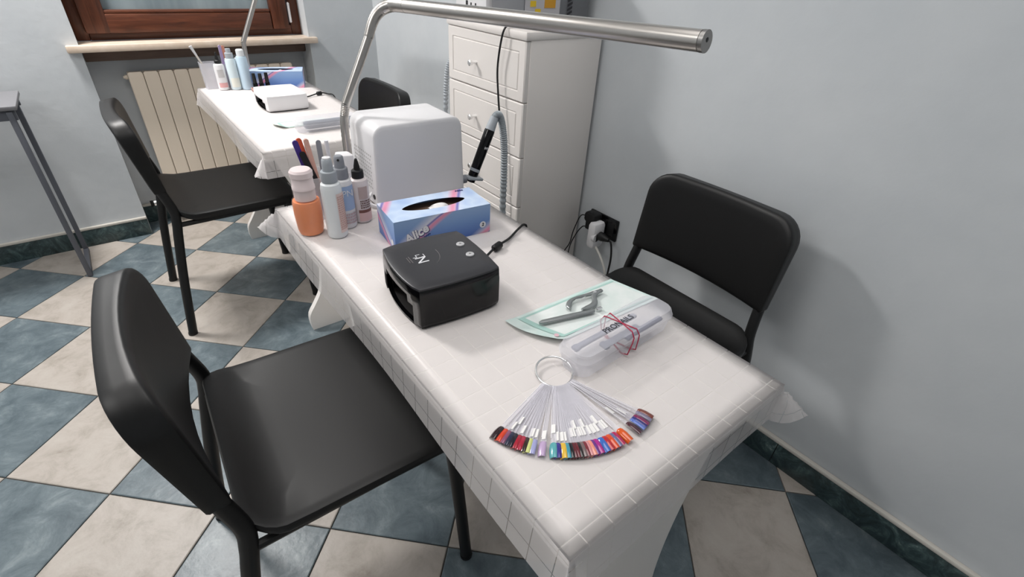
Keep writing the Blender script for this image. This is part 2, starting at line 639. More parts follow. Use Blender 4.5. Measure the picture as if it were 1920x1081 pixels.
ch1 = make_chair('black chair nearest the camera, left of the near table')
ch1.location = (0.660, -1.525, 0)
ch1.rotation_euler = (0, 0, math.radians(-2.2))
copy_tree(ch1, (0.746, -0.243, 0), 0.0, 'black chair drawn up to the far table, in front of the radiator')
copy_tree(ch1, (1.437, -1.709, 0), math.radians(179.5), 'black chair between the near table and the right-hand wall')
copy_tree(ch1, (1.225, -0.255, 0), math.radians(180), 'black chair mostly hidden behind the white box, only its back showing')

# ================================================================== TABLES
ZT = 0.700


def cloth_mat():
    m = bpy.data.materials.new('white_vinyl_with_clear_grid')
    m.use_nodes = True
    nt = m.node_tree
    b = pb(m)
    b.inputs['Base Color'].default_value = (*rgb(250, 245, 244), 1)
    b.inputs['Roughness'].default_value = 0.30
    uv = N(m, 'ShaderNodeUVMap')
    uv.uv_map = 'UVMap'
    sep = N(m, 'ShaderNodeSeparateXYZ')
    L(m, uv, 'UV', sep, 'Vector')
    lines = []
    for ax in ('X', 'Y'):
        d = N(m, 'ShaderNodeMath', operation='DIVIDE')
        d.inputs[1].default_value = 0.0390
        L(m, sep, ax, d, 0)
        fr = N(m, 'ShaderNodeMath', operation='FRACT')
        L(m, d, 0, fr, 0)
        lt = N(m, 'ShaderNodeMath', operation='LESS_THAN')
        lt.inputs[1].default_value = 0.034
        L(m, fr, 0, lt, 0)
        lines.append(lt)
    mx = N(m, 'ShaderNodeMath', operation='MAXIMUM')
    L(m, lines[0], 0, mx, 0)
    L(m, lines[1], 0, mx, 1)
    al = N(m, 'ShaderNodeMapRange')
    al.inputs['To Min'].default_value = 0.645
    al.inputs['To Max'].default_value = 0.26
    L(m, mx, 0, al, 'Value')
    L(m, al, 'Result', b, 'Alpha')
    # thin sheet lets light through
    tr = N(m, 'ShaderNodeBsdfTranslucent')
    tr.inputs['Color'].default_value = (*rgb(246, 244, 246), 1)
    ms = N(m, 'ShaderNodeMixShader')
    ms.inputs[0].default_value = 0.30
    out = nt.nodes['Material Output']
    L(m, b, 0, ms, 1)
    L(m, tr, 0, ms, 2)
    tp = N(m, 'ShaderNodeBsdfTransparent')
    ms2 = N(m, 'ShaderNodeMixShader')
    L(m, al, 'Result', ms2, 0)
    # principled keeps its own alpha = 1; transparency handled by the mix below
    nt.links.remove(b.inputs['Alpha'].links[0])
    b.inputs['Alpha'].default_value = 1
    L(m, tp, 0, ms2, 1)
    L(m, ms, 0, ms2, 2)
    L(m, ms2, 0, out, 'Surface')
    # soft relief: printed squares and slight creases
    g = N(m, 'ShaderNodeTexNoise')
    g.inputs['Scale'].default_value = 9
    bp = N(m, 'ShaderNodeBump')
    bp.inputs['Strength'].default_value = 0.10
    bp.inputs['Distance'].default_value = 0.01
    L(m, uv, 'UV', g, 'Vector')
    L(m, g, 'Fac', bp, 'Height')
    bp2 = N(m, 'ShaderNodeBump')
    bp2.inputs['Strength'].default_value = 0.04
    bp2.inputs['Distance'].default_value = 0.001
    L(m, mx, 0, bp2, 'Height')
    L(m, bp, 'Normal', bp2, 'Normal')
    L(m, bp2, 'Normal', b, 'Normal')
    return m


CLOTH = cloth_mat()


def make_cloth(label, x0, x1, y0, y1, drop, ears, seed):
    """a sheet over the table: flat top, rolled edge, hanging hem, cone folds at the corners"""
    rnd = random.Random(seed)
    r = 0.004
    over = [0.0, .0015, .003, .0045, .0063, .02, .03, .045, .06, drop]
    nx, ny = 14, 30
    us = [('l', d) for d in reversed(over[1:])] + [('m', i / nx) for i in range(nx + 1)] + [('h', d) for d in over[1:]]
    vs_ = [('l', d) for d in reversed(over[1:])] + [('m', i / ny) for i in range(ny + 1)] + [('h', d) for d in over[1:]]
    ph = [rnd.uniform(0, 6) for _ in range(8)]

    def place(u, v):
        a = u[1] if u[0] != 'm' else 0.0
        c = v[1] if v[0] != 'm' else 0.0
        sx = -1 if u[0] == 'l' else 1
        sy = -1 if v[0] == 'l' else 1
        bx = x0 if u[0] == 'l' else x1 if u[0] == 'h' else x0 + (x1 - x0) * u[1]
        by = y0 if v[0] == 'l' else y1 if v[0] == 'h' else y0 + (y1 - y0) * v[1]
        uvx = bx + sx * a
        uvy = by + sy * c
        l = math.hypot(a, c)
        if l == 0:
            return (bx, by, ZT), (uvx, uvy)
        th = math.atan2(c, a)
        l *= 1 - .26 * math.sin(2 * th) ** 2 if (a > 0 and c > 0) else 1
        corner = a > 0 and c > 0
        ear = ears.get((sx, sy), .8) if corner else 0
        k = math.sin(2 * th) ** 1.5 if corner else 0
        w = .05 + .05 * math.sin(9 * (by if a > c else bx) + ph[0]) * (1 - k)
        phi = w + ear * k
        # rounded table edge, then straight fall
        if l < r * PI / 2:
            q = l / r
            out, dz = r * math.sin(q), r * (1 - math.cos(q))
        else:
            s_ = l - r * PI / 2
            out, dz = r + s_ * math.sin(phi), r + s_ * math.cos(phi)
        out -= r
        return (bx + sx * math.cos(th) * out, by + sy * math.sin(th) * out, ZT - dz), (uvx, uvy)
    V, UV = [], []
    for v in vs_:
        for u in us:
            p, q = place(u, v)
            V.append(p)
            UV.append(q)
    n = len(us)
    F = [(j * n + i, j * n + i + 1, (j + 1) * n + i + 1, (j + 1) * n + i) for j in range(len(vs_) - 1) for i in range(n - 1)]
    me = bpy.data.meshes.new('tablecloth')
    me.from_pydata(V, [], F)
    uvl = me.uv_layers.new(name='UVMap')
    for lp in me.loops:
        uvl.data[lp.index].uv = UV[lp.vertex_index]
    me.materials.append(CLOTH)
    me.polygons.foreach_set('use_smooth', [True] * len(F))
    o = bpy.data.objects.new('tablecloth', me)
    COL.objects.link(o)
    tag(o, label, 'tablecloth', 'vinyl tablecloths on the two tables')
    return o


def make_table(label, x0, x1, y0, y1, cloth_label, legs, ears, seed):
    cx_, cy_ = (x0 + x1) / 2, (y0 + y1) / 2
    t = thing('nail_table', label, 'table', (cx_, cy_, 0), group='white salon tables')
    MB().box((0, 0, ZT - .0138), (x1 - x0 - .006, y1 - y0 - .006, .026), .003).build('tabletop', LAM, t)
    for ly in legs:
        # slab leg with a waisted outline
        prof = [(.176, 0), (.180, .03), (.176, .07), (.150, .11), (.122, .16), (.108, .24), (.104, .34), (.112, .44), (.135, .54), (.165, .62), (.182, .6715)]
        pts = bez([(a, z, 0) for a, z in prof], 3)
        right = [(p.x, p.y) for p in pts]
        out = right + [(-a, z) for a, z in reversed(right)]
        n = len(out)
        b = MB()
        b.loft([[(a, ly - cy_ - .012, z) for a, z in out], [(a, ly - cy_ + .012, z) for a, z in out]], cap0=False, cap1=False)
        h = len(right)
        for sgn in (-.012, .012):
            vs_ = [(a, ly - cy_ + sgn, z) for a, z in right] + [(-a, ly - cy_ + sgn, z) for a, z in right]
            b.add(vs_, [(k, k + 1, h + k + 1, h + k) for k in range(h - 1)])
        b.build('leg', LAM, t, 40)
    MB().box((0, 0, .60), (.02, legs[1] - legs[0] - .026, .10), .003).build('stretcher', LAM, t)
    c = make_cloth(cloth_label, x0, x1, y0, y1, .078, ears, seed)
    return t


make_table('near white table with waisted slab legs, in the middle of the photo', .752, 1.193, -2.122, -1.120,
           'white vinyl cloth with clear grid lines on the near table', (-2.075, -1.185), {(1, -1): .75, (-1, -1): .35, (-1, 1): .8, (1, 1): .8}, 1)
make_table('far white table with slab legs, below the window', .832, 1.270, -.722, .238,
           'white vinyl cloth hanging over the far table by the radiator', (-.672, .195), {(-1, -1): .85, (1, -1): .6, (-1, 1): .3, (1, 1): .6}, 2)

# ================================================================== CHEST OF DRAWERS
CX0, CY0, CY1, CZ = 1.461, -1.146, -0.740, 1.052
chest = thing('chest_of_drawers', 'tall narrow white chest of drawers against the right-hand wall', 'chest', ((CX0 + XW) / 2, (CY0 + CY1) / 2, 0))
ox, oy = (CX0 + XW) / 2, (CY0 + CY1) / 2
cw = XW - .014 - (CX0 + .016)
MB().box((.5 * (CX0 + .016 + XW - .014) - ox, 0, .515), (cw, CY1 - CY0, 1.03), .002).build('body', CHEST, chest)
MB().box((.5 * (CX0 - .004 + XW - .014) - ox, 0, CZ - .0125), (XW - .014 - CX0 + .004, CY1 - CY0 + .006, .023), .006).build('top', CHEST, chest)
zt, ph_ = 1.027, .1625
first = None
for k in range(6):
    z1 = zt - k * ph_
    z0 = z1 - ph_ + .003
    if k == 0:
        b = MB()
        w, h = CY1 - CY0 - .004, ph_ - .003
        rings = []
        for i_, d in ((0, .017), (0, .003), (.003, 0), (.027, 0), (.0285, .0022), (.0305, .0022), (.0325, 0), (.05, 0)):
            rings.append([(CX0 - ox + d, y, zz) for y, zz in rrect(w - 2 * i_, h - 2 * i_, .0015, 1)])
        b.loft(rings)
        d0 = b.build('drawer', CHEST, chest, 30, (0, 0, (z0 + z1) / 2))
        kn = MB().tube([(CX0 - ox + .001, 0, 0), (CX0 - ox - .016, 0, 0)], .0045, 10).tube(
            [(CX0 - ox - .016, 0, 0), (CX0 - ox - .018, 0, 0), (CX0 - ox - .026, 0, 0), (CX0 - ox - .028, 0, 0)], .008, 14, radii=[.005, .0085, .0085, .006]).build('knob', CHROME, d0, loc=(0, .038, -.008))
        first = (d0, kn)
    else:
        d = first[0].copy()
        COL.objects.link(d)
        d.parent = chest
        d.location = (0, 0, (z0 + z1) / 2)
        q = first[1].copy()
        COL.objects.link(q)
        q.parent = d

# things standing on the chest
ap = thing('sterilizer', 'white box appliance with black slots on top of the chest', 'appliance', (1.545, -.840, CZ))
MB().box((0, 0, .075), (.13, .17, .146), .012).build('body', WHITEP, ap)
for k, (yy, zz, hh_) in enumerate(((.045, .04, .016), (.022, .038, .012), (-.002, .036, .016))):
    MB().box((-.0652, yy - .03, zz), (.002, .006 if k else .010, hh_), .0005).build('slot', RUBBER, ap)
for sx in (-1, 1):
    for sy in (-1, 1):
        MB().lathe([(.007, 0), (.007, .003)], 10, c=(sx * .05, sy * .07, 0)).build('foot', RUBBER, ap)


def label_box_mat():
    m = mat('grey_machine_side', rgb(118, 120, 124), 0.4)
    return m


mc = thing('grey_machine', 'grey metal machine with yellow warning labels on the chest', 'appliance', (1.608, -1.020, CZ))
mcb = MB().box((0, 0, .10), (.245, .15, .194), .004).build('body', mat('grey_painted_sheet', rgb(112, 114, 118), .35), mc)
pl = MB().box((-.056, -.0758, .098), (.126, .0015, .184)).build('label', mat('pale_label_paper', rgb(186, 184, 188), .5), mc)
YEL = mat('yellow_print', rgb(226, 190, 40), .5)
AMB = mat('amber_print', rgb(206, 150, 40), .5)
b = MB()
for (a, z, w, h) in ((-.092, .060, .020, .014), (-.074, .040, .020, .016), (-.096, .024, .013, .011), (-.080, .088, .018, .014)):
    b.box((a, -.0772, z), (w, .001, h), .0004)
b.build('warning_mark', YEL, mc, 0)
MB().box((-.031, -.0772, .070), (.040, .001, .040)).build('warning_panel', AMB, mc, 0)
b = MB()
for k in range(9):
    b.add([(.036, -.0774, .008 + k * .011), (.055, -.0774, .016 + k * .011), (.055, -.0774, .022 + k * .011), (.036, -.0774, .014 + k * .011)], [(0, 1, 2, 3)])
b.build('hazard_stripe', PRINT_K, mc, 0)
for sx in (-1, 1):
    for sy in (-1, 1):
        MB().lathe([(.008, 0), (.008, .004)], 10, c=(sx * .10, sy * .06, 0)).build('foot', RUBBER, mc)

MB().tube([Vector(p) - Vector((1.608, -1.020, CZ)) for p in bez([(1.580, -.985, CZ + .06), (1.53, -1.0, CZ + .02), (1.49, -1.05, CZ + .006), (1.452, -1.062, CZ + .002), (1.443, -1.055, 1.02), (1.444, -1.040, .945), (1.444, -1.048, .87), (1.443, -1.062, .80),
                          (1.445, -1.085, .65), (1.446, -1.102, .50), (1.44, -1.12, .30), (1.43, -1.14, .02)], 6)], .0030, 8).build('power_cord', RUBBER, mc)
hb = MB()
pth = bez([(1.50, -.715, .93), (1.478, -.712, .90), (1.472, -.705, .84), (1.470, -.700, .75), (1.468, -.690, .5), (1.46, -.68, .2), (1.45, -.66, .0085)], 30)
hb.tube(pth, .008, 10, radii=[.0070 + .0022 * (k % 4 < 2) for k in range(len(pth))])
tag(hb.build('ribbed_hose', GREYP), 'pale grey ribbed hose hanging behind the left edge of the chest', 'hose')

# ================================================================== WALL SOCKET
so = thing('wall_socket', 'black wall socket plate low on the right-hand wall', 'socket', (XW, -1.262, .452))
MB().box((-.005, 0, 0), (.010, .128, .078), .003).build('plate', GLOSSBLACK, so)
for k in (-1, 0, 1):
    MB().box((-.0106, k * .036, 0), (.002, .030, .046), .001).build('outlet', RUBBER, so)
pa = thing('power_adapter', 'black plug-in power adapter in the upper left of the socket', 'plug', (XW - .012, -1.236, .470))
MB().box((-.024, 0, .01), (.044, .052, .036), .010).box((-.018, .014, -.02), (.034, .02, .04), .005).build('body', RUBBER, pa)
c1 = MB().tube(bez([(-.03, .026, .008), (-.04, .045, 0), (-.05, .060, -.06), (-.06, .062, -.11), (-.065, .085, -.17), (-.06, .10, -.30), (-.04, .10, -.458)], 6), .002, 8).build('cord', RUBBER, pa)
c2 = MB().tube(bez([(-.03, .022, -.032), (-.035, .036, -.040), (-.045, .052, -.075), (-.055, .066, -.14), (-.055, .075, -.30), (-.05, .08, -.458)], 6), .002, 8).build('cord', RUBBER, pa)
wa = thing('plug_adapter', 'white plug adapter hanging from the black wall socket', 'plug', (XW - .012, -1.266, .437))
MB().box((-.032, 0, -.008), (.056, .036, .096), .012).build('body', WHITEP, wa)
MB().lathe([(.015, 0), (.0165, .004), (.0165, .012)], 16, mtx=frame_m((-.046, -.018, -.012), (0, 0, 1), (1, 0, 0))).build('collar', WHITEP, wa)
MB().tube(bez([(-.03, -.004, -.030), (-.04, -.016, -.048), (-.05, -.050, -.066), (-.054, -.082, -.105), (-.05, -.092, -.17), (-.04, -.08, -.30), (-.03, -.07, -.427)], 6), .0042, 8,
          ).build('cord', mat('pale_cord', rgb(205, 203, 198), .5), wa)
bp_ = thing('round_plug', 'black round plug pushed into the side of the white adapter', 'plug', (XW - .048, -1.2855, .434))
MB().lathe([(.010, 0), (.0150, .002), (.0150, .016), (.010, .030), (.006, .044)], 16, mtx=frame_m((0, -.001, 0), (0, 0, 1), (-1, 0, 0))).build('body', RUBBER, bp_)
MB().tube(bez([(0, -.040, 0), (0, -.056, -.006), (.0, -.066, -.05), (0, -.066, -.10), (.004, -.056, -.17), (.01, -.03, -.29), (.015, .0, -.43)], 6), .0034, 8).build('cord', RUBBER, bp_)

# ================================================================== LEFT DESK
dk = thing('grey_desk', 'grey metal-framed desk cut off by the left edge of the photo', 'desk', (-.20, .31, 0))
MB().box((0, .01, .6925), (.92, .27, .015), .003).build('desktop', GREYM_L, dk)
MB().box((0, -.105, .667), (.90, .016, .035), .002).build('apron', GREYM, dk)
MB().box((0, .13, .667), (.90, .016, .035), .002).build('apron', GREYM, dk)
for sx in (-1, 1):
    for yy in (-.11, .135):
        MB().box((sx * .434, yy, .340), (.018, .018, .680), .002).build('leg', GREYM, dk)
    MB().box((sx * .434, .0125, .013), (.018, .223, .020), .002).build('foot_rail', GREYM, dk)

# ================================================================== GOOSENECK LAMPS


def lamp(label, base, pts, arm0, arm1, z0, arm_r):
    t = thing('desk_lamp', label, 'lamp', base, group='gooseneck lamps at the tables')
    B = Vector(base)

    def loc(p):
        return Vector(p) - B
    # clamp over the table end
    MB().box((0, .000, .008), (.05, .06, .016), .004).build('clamp', STEEL_D, t)
    neck = bez([loc(p) for p in pts[:3]], 24)
    MB().tube(neck, .009, 14, radii=[.0092 + .0007 * (k % 2) for k in range(len(neck))]).build('flexible_neck', STEEL, t)
    MB().tube([loc(pts[2]), loc(pts[3])], .0098, 16).build('pole', STEEL, t)
    el = bez([loc(p) for p in pts[3:]] + [loc(arm0)], 7)
    MB().tube(el, .0105, 14, radii=[.0104 + .0006 * (k % 2) + (arm_r - .0104) * k / (len(el) - 1) for k in range(len(el))]).build('elbow', STEEL, t)
    a0, a1 = loc(arm0), loc(arm1)
    d = (a1 - a0).normalized()
    hd = MB().tube([a0, a1], arm_r, 28).build('lamp_tube', STEEL, t)
    MB().tube([a1 - d * .0, a1 + d * .0015], arm_r * .94, 28).tube([a1 + d * .0015, a1 + d * .0075], arm_r * 1.03, 28).build('end_cap', STEEL_D, t)
    up = (Vector((0, 0, 1)) - d * d.z).normalized()
    MB().tube([a1 + d * .0074 + up * .002, a1 + d * .0079 + up * .002], arm_r * .22, 10).build('switch', RUBBER, t)
    # diffuser strip set into the underside of the tube
    s = d.cross(up)
    b = MB()
    ring0, ring1 = [], []
    for k in range(7):
        a = math.radians(-28 + 56 * k / 6)
        off = -up * math.cos(a) * arm_r * 1.012 + s * math.sin(a) * arm_r * 1.012
        ring0.append(a0 + d * .04 + off)
        ring1.append(a1 - d * .012 + off)
    b.loft([ring0, ring1], closed=False, cap0=False, cap1=False)
    b.build('diffuser', mat('white_diffuser', rgb(225, 225, 228), .4), t)
    return t


lamp('large nickel gooseneck lamp arching over the near table', (.940, -1.132, ZT),
     [(.940, -1.132, .712), (.939, -1.131, .86), (.949, -1.130, .916), (1.0215, -1.127, 1.050), (1.0333, -1.126, 1.0757), (1.0453, -1.127, 1.0935), (1.0600, -1.133, 1.1065), (1.0760, -1.150, 1.1138)],
     (1.0857, -1.1911, 1.1157), (1.163, -1.866, 1.131), .016, .0138)
lamp('thin nickel gooseneck lamp rising behind the bottles on the far table', (1.044, .222, ZT),
     [(1.044, .222, .712), (1.043, .222, .79), (1.046, .222, .868), (1.220, .222, 1.20), (1.240, .216, 1.235), (1.253, .20, 1.250)],
     (1.26, .16, 1.255), (1.30, -.60, 1.275), .016, .0148)

# ================================================================== WHITE DRILL UNIT
du = thing('drill_unit', 'white cube-shaped nail drill unit with perforated side at the end of the near table', 'drill unit', (1.072, -1.178, ZT), math.radians(-2))
b = MB()
rings = []
HB = .192


def cube_profile(i_):
    """front outline: straight foot, sides leaning in, rounded shoulders"""
    out = []
    for x, z in rr2(.238 - 2 * i_, HB - .004 - 2 * i_, [max(.004, q - i_) for q in (.026, .026, .006, .006)], 7, 3):
        z += HB / 2 + .002
        out.append((x * (1 - .062 * z / HB), z))
    return out


for i_, y in ((.012, -.0740), (.004, -.0736), (.0012, -.0722), (0, -.0695), (0, .0695), (.0012, .0722), (.004, .0736), (.012, .0740)):
    rings.append([(x, y, z) for x, z in cube_profile(i_)])
b.loft(rings)
b.build('body', WHITEP, du, 45)
hole = MB()
for a in range(10):
    for c in range(9):
        y = -.050 + a * .0105 + (c % 2) * .005
        z = .045 + c * .0095
        x = -.119 * (1 - .062 * z / HB)
        hole.add([(x - .0005, y + .0024 * math.cos(q * PI / 3), z + .0024 * math.sin(q * PI / 3)) for q in range(6)], [tuple(range(6))])
ho = hole.build('vent_holes', mat('vent_grey', rgb(172, 170, 168), .6), du, 0)
ho['kind'] = 'stuff'
MB().lathe([(.006, 0), (.006, .0012)], 14, mtx=frame_m((-.1184, -.058, .026), (0, 1, 0), (0, 0, 1)) @ Matrix.Rotation(PI, 4, 'X')).build('jack', DARKIN, du)
for k in range(2):
    MB().tube(bez([(-.117, -.04 + k * .03, .030 - k * .01), (-.130, -.05 + k * .03, .02), (-.128, -.058, .006 + k * .004), (-.10, -.0785, .0045), (-.05, -.080, .0045)], 5), .003, 8).build('lead', WHITEP, du)
for sx in (-1, 1):
    for sy in (-1, 1):
        MB().lathe([(.008, 0), (.008, .0045)], 10, c=(sx * .095, sy * .055, 0)).build('foot', RUBBER, du)
hd_ = MB()
hd_.tube([(.116, -.044, .019), (.140, -.045, .019)], .011, 16)
hd_.build('holder_knob', MIDGREY, du)
MB().box((.162, -.049, .019), (.048, .030, .008), .0035, mtx=Matrix.Translation((.162, -.049, .019)) @ Matrix.Rotation(math.radians(14), 4, 'Y') @ Matrix.Translation((-.162, .049, -.019))).build('holder_clip', GREYP, du)
hp = thing('drill_handpiece', 'black drill handpiece on a grey ribbed hose beside the white cube', 'drill', (1.226, -1.227, .706))
H0p, H1p = Vector((.000, .000, .000)), Vector((.066, .000, .142))
dr = H1p - H0p
MB().tube([H0p + dr * k for k in (0, .01, .10, .12, .5, .9, .93)], .0125, 18, radii=[.006, .0110, .0116, .0128, .0134, .0138, .0126]).build('grip', GLOSSBLACK, hp)
MB().tube([H0p + dr * .20, H0p + dr * .25], .0134, 18, caps=False).build('ring', GREYP, hp)
MB().tube([H0p + dr * .91, H0p + dr * 1.14], .010, 18, radii=[.0130, .0108]).build('connector', GREYP, hp)
pth = bez([H0p + dr * 1.10, (.078, .0, .164), (.089, 0, .165), (.100, 0, .140), (.109, 0, .090), (.112, 0, .03), (.113, 0, -.06), (.110, 0, -.25), (.09, .01, -.50), (.05, .02, -.695)], 36)
MB().tube(pth, .0085, 12, radii=[.0082 + .0018 * (k % 4 < 2) for k in range(len(pth))]).build('hose', mat('grey_hose', rgb(168, 175, 180), .5), hp)
lettering('emblem', 'PN', .010, PRINT_W, hp, frame_m(H0p + dr * .62 + Vector((0, -.0138, 0)), dr.cross(Vector((0, -1, 0))) * -1, dr))

# ================================================================== TISSUE BOXES


def tissue_mat(side):
    """printed carton: blue ground with a pale upper part, pink and white swirls"""
    m = mat('tissue_carton_' + side, rgb(120, 160, 215), 0.38)
    tc = N(m, 'ShaderNodeTexCoord')
    sep = N(m, 'ShaderNodeSeparateXYZ')
    L(m, tc, 'Object', sep, 'Vector')
    if side == 'top':
        base = ramp(m, [(0.2, rgb(160, 188, 232)), (0.5, rgb(204, 222, 246)), (0.8, rgb(156, 184, 230))])
        n0 = N(m, 'ShaderNodeTexNoise')
        n0.inputs['Scale'].default_value = 14
        L(m, tc, 'Object', n0, 'Vector')
        L(m, n0, 'Fac', base, 'Fac')
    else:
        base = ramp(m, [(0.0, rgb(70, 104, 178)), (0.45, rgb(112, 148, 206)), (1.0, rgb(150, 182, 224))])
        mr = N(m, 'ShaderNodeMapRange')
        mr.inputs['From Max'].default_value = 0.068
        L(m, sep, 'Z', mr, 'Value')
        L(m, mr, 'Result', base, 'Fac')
    cur, co = base, 'Color'
    # swirling bands: narrow ranges of a warped gradient, one pink, one white
    for col, off, wid, seed in ((rgb(226, 226, 240), .56, .10, 3.0), (rgb(234, 138, 172), .50, .055, 0.0), (rgb(92, 96, 184), .60, .020, 0.0)):
        mp = N(m, 'ShaderNodeMapping')
        mp.inputs['Location'].default_value = (seed * 0.02, 0, seed * .01)
        mp.inputs['Scale'].default_value = (9.0, 9.0, -16.0) if side == 'side' else (10, -7, 1)
        L(m, tc, 'Object', mp, 'Vector')
        w = N(m, 'ShaderNodeTexWave')
        w.wave_type = 'BANDS'
        w.bands_direction = 'DIAGONAL'
        w.inputs['Scale'].default_value = 0.20
        w.inputs['Distortion'].default_value = 2.6
        w.inputs['Detail'].default_value = 0.5
        w.inputs['Phase Offset'].default_value = 0.6
        L(m, mp, 'Vector', w, 'Vector')
        sb = N(m, 'ShaderNodeMath', operation='SUBTRACT')
        sb.inputs[1].default_value = off
        L(m, w, 'Fac', sb, 0)
        ab = N(m, 'ShaderNodeMath', operation='ABSOLUTE')
        L(m, sb, 0, ab, 0)
        mr = N(m, 'ShaderNodeMapRange')
        mr.inputs['From Min'].default_value = wid * .4
        mr.inputs['From Max'].default_value = wid * 2.6
        mr.inputs['To Min'].default_value = 0.85
        mr.inputs['To Max'].default_value = 0.0
        L(m, ab, 0, mr, 'Value')
        mix = N(m, 'ShaderNodeMix', data_type='RGBA')
        L(m, mr, 'Result', mix, 0)
        L(m, cur, co, mix, 6)
        mix.inputs[7].default_value = (*col, 1)
        cur, co = mix, 2
    L(m, cur, co, pb(m), 'Base Color')
    return m


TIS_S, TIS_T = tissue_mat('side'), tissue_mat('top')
TISSUE = mat('white_tissue_paper', rgb(232, 230, 230), .9)
CARTON_IN = mat('brown_board_inside', rgb(120, 94, 80), .9)


def tissue_box(label, loc, rz, letters=True):
    t = thing('tissue_box', label, 'tissue box', loc, rz, group='blue and pink tissue boxes')
    Lx, Ly, Hz = .218, .102, .066
    # carton: walls, floor, and a top sheet with a lens-shaped opening
    b = MB()
    b.box((0, -Ly / 2 + .0006, Hz / 2), (Lx, .0012, Hz)).box((0, Ly / 2 - .0006, Hz / 2), (Lx, .0012, Hz))
    b.box((-Lx / 2 + .0006, 0, Hz / 2), (.0012, Ly - .0024, Hz)).box((Lx / 2 - .0006, 0, Hz / 2), (.0012, Ly - .0024, Hz))
    b.box((0, 0, .001), (Lx - .003, Ly - .003, .0012))
    n = 48
    inner, outer = [], []
    for k in range(n):
        a = 2 * PI * k / n
        ca, sa = math.cos(a), math.sin(a)
        inner.append((.072 * ca, .0215 * math.copysign(abs(sa) ** 1.25, sa), Hz + .0006))
        sc = min(Lx / 2 / max(abs(ca), 1e-6), Ly / 2 / max(abs(sa), 1e-6))
        outer.append((sc * ca, sc * sa, Hz + .0006))
    # square the corners of the outer ring
    for cxn, cyn in ((1, 1), (-1, 1), (1, -1), (-1, -1)):
        kk = min(range(n), key=lambda q: (outer[q][0] - cxn * Lx / 2) ** 2 + (outer[q][1] - cyn * Ly / 2) ** 2)
        outer[kk] = (cxn * Lx / 2, cyn * Ly / 2, Hz + .0006)
    b.loft([inner, outer], cap0=False, cap1=False, mi=1)
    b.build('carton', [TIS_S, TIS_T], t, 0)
    MB().box((0, 0, .026), (Lx - .004, Ly - .004, .048)).build('inner_board', CARTON_IN, t, 0)
    # the tissue standing up in the slot
    rings = []
    for k in range(11):
        f_ = k / 10
        y = -.017 + .034 * f_
        rings.append([(-.018 + .044 * q / 12 + .006 * math.sin(f_ * 3), y * (1 - .25 * abs(q - 6) / 6), .050 + (.0155 - .0105 * math.exp(-((q - 7 + 5 * f_) / 2.6) ** 2)) * math.sin(PI * (.12 + .76 * f_)) ** .7 * (1 - .45 * (abs(q - 6) / 6) ** 3)) for q in range(13)])
    MB().loft(rings, closed=False, cap0=False, cap1=False).build('tissue', TISSUE, t, 60)
    if letters:
        nrm = frame_m((0, 0, 0), (1, 0, 0), (0, 0, 1))
        wh = mat('white_print', rgb(236, 236, 242), .45)
        nv = mat('navy_print', rgb(34, 44, 110), .45)
        # lettering climbs to the right on the long side
        a = Matrix.Rotation(math.radians(24), 4, 'Z')
        lettering('lettering_shadow', 'Alice', .027, nv, t, Matrix.Translation((-.0625, -Ly / 2 - .0004, .0300)) @ nrm @ a, .15, .0002, .0020)
        lettering('lettering', 'Alice', .027, wh, t, Matrix.Translation((-.0632, -Ly / 2 - .0008, .0312)) @ nrm @ a, .15, .0002, .0010)
        sq = [nrm @ a @ Vector((q * .0016, .0028 * math.sin(q * 1.9) * (1 - q / 40), 0)) + Vector((-.066, -Ly / 2 - .0006, .0120)) for q in range(24)]
        MB().tube(sq, .0008, 5).build('script_flourish', nv, t)
        lettering('small_lettering', 'Alice', .010, nv, t, frame_m((.078, .042, Hz + .0012), (1, 0, 0), (0, 1, 0)), .1, .0002, .0003)
        # round badge with a folded mark
        MB().lathe([(.0075, 0), (.0075, .0004)], 20, mtx=Matrix.Translation((.091, -Ly / 2 - .0002, .021)) @ nrm).build('badge', wh, t)
        lettering('badge_mark', '2', .010, PRINT_K, t, Matrix.Translation((.091, -Ly / 2 - .0009, .021)) @ nrm, .1, .0001, .0004)
        MB().lathe([(.006, 0), (.006, .0004)], 16, mtx=frame_m((-Lx / 2 - .0002, -.035, .016), (0, -1, 0), (0, 0, 1))).build('badge', wh, t)
    return t


tb_c = Vector((.911, -1.409)) + Vector((.211, -.062)).normalized() * .109 + Vector((.062, .211)).normalized() * .055
tissue_box('blue and pink tissue box behind the black lamp on the near table', (1.007, -1.417, ZT), math.radians(-6.5))
tissue_box('blue tissue box at the window end of the far table', (1.136, .158, ZT), math.radians(-20), False)

# ================================================================== BOTTLES


def bottle(name, label, cat, loc, prof, m, group, n=24, sy=1.0, rz=0.0):
    t = thing(name, label, cat, loc, rz, group)
    MB().lathe(prof, n, sy=sy).build('body', m, t)
    return t


def band_label(t, r, z0, z1, a0, a1, m, sy=1.0, name='label', off=.0004):
    """a paper label wrapped round part of a bottle"""
    n = 14
    rr = r + off
    rings = [[(rr * math.cos(math.radians(a0 + (a1 - a0) * k / n)), sy * rr * math.sin(math.radians(a0 + (a1 - a0) * k / n)), z) for k in range(n + 1)] for z in (z0, z1)]
    return MB().loft(rings, closed=False, cap0=False, cap1=False).build(name, m, t, 60)


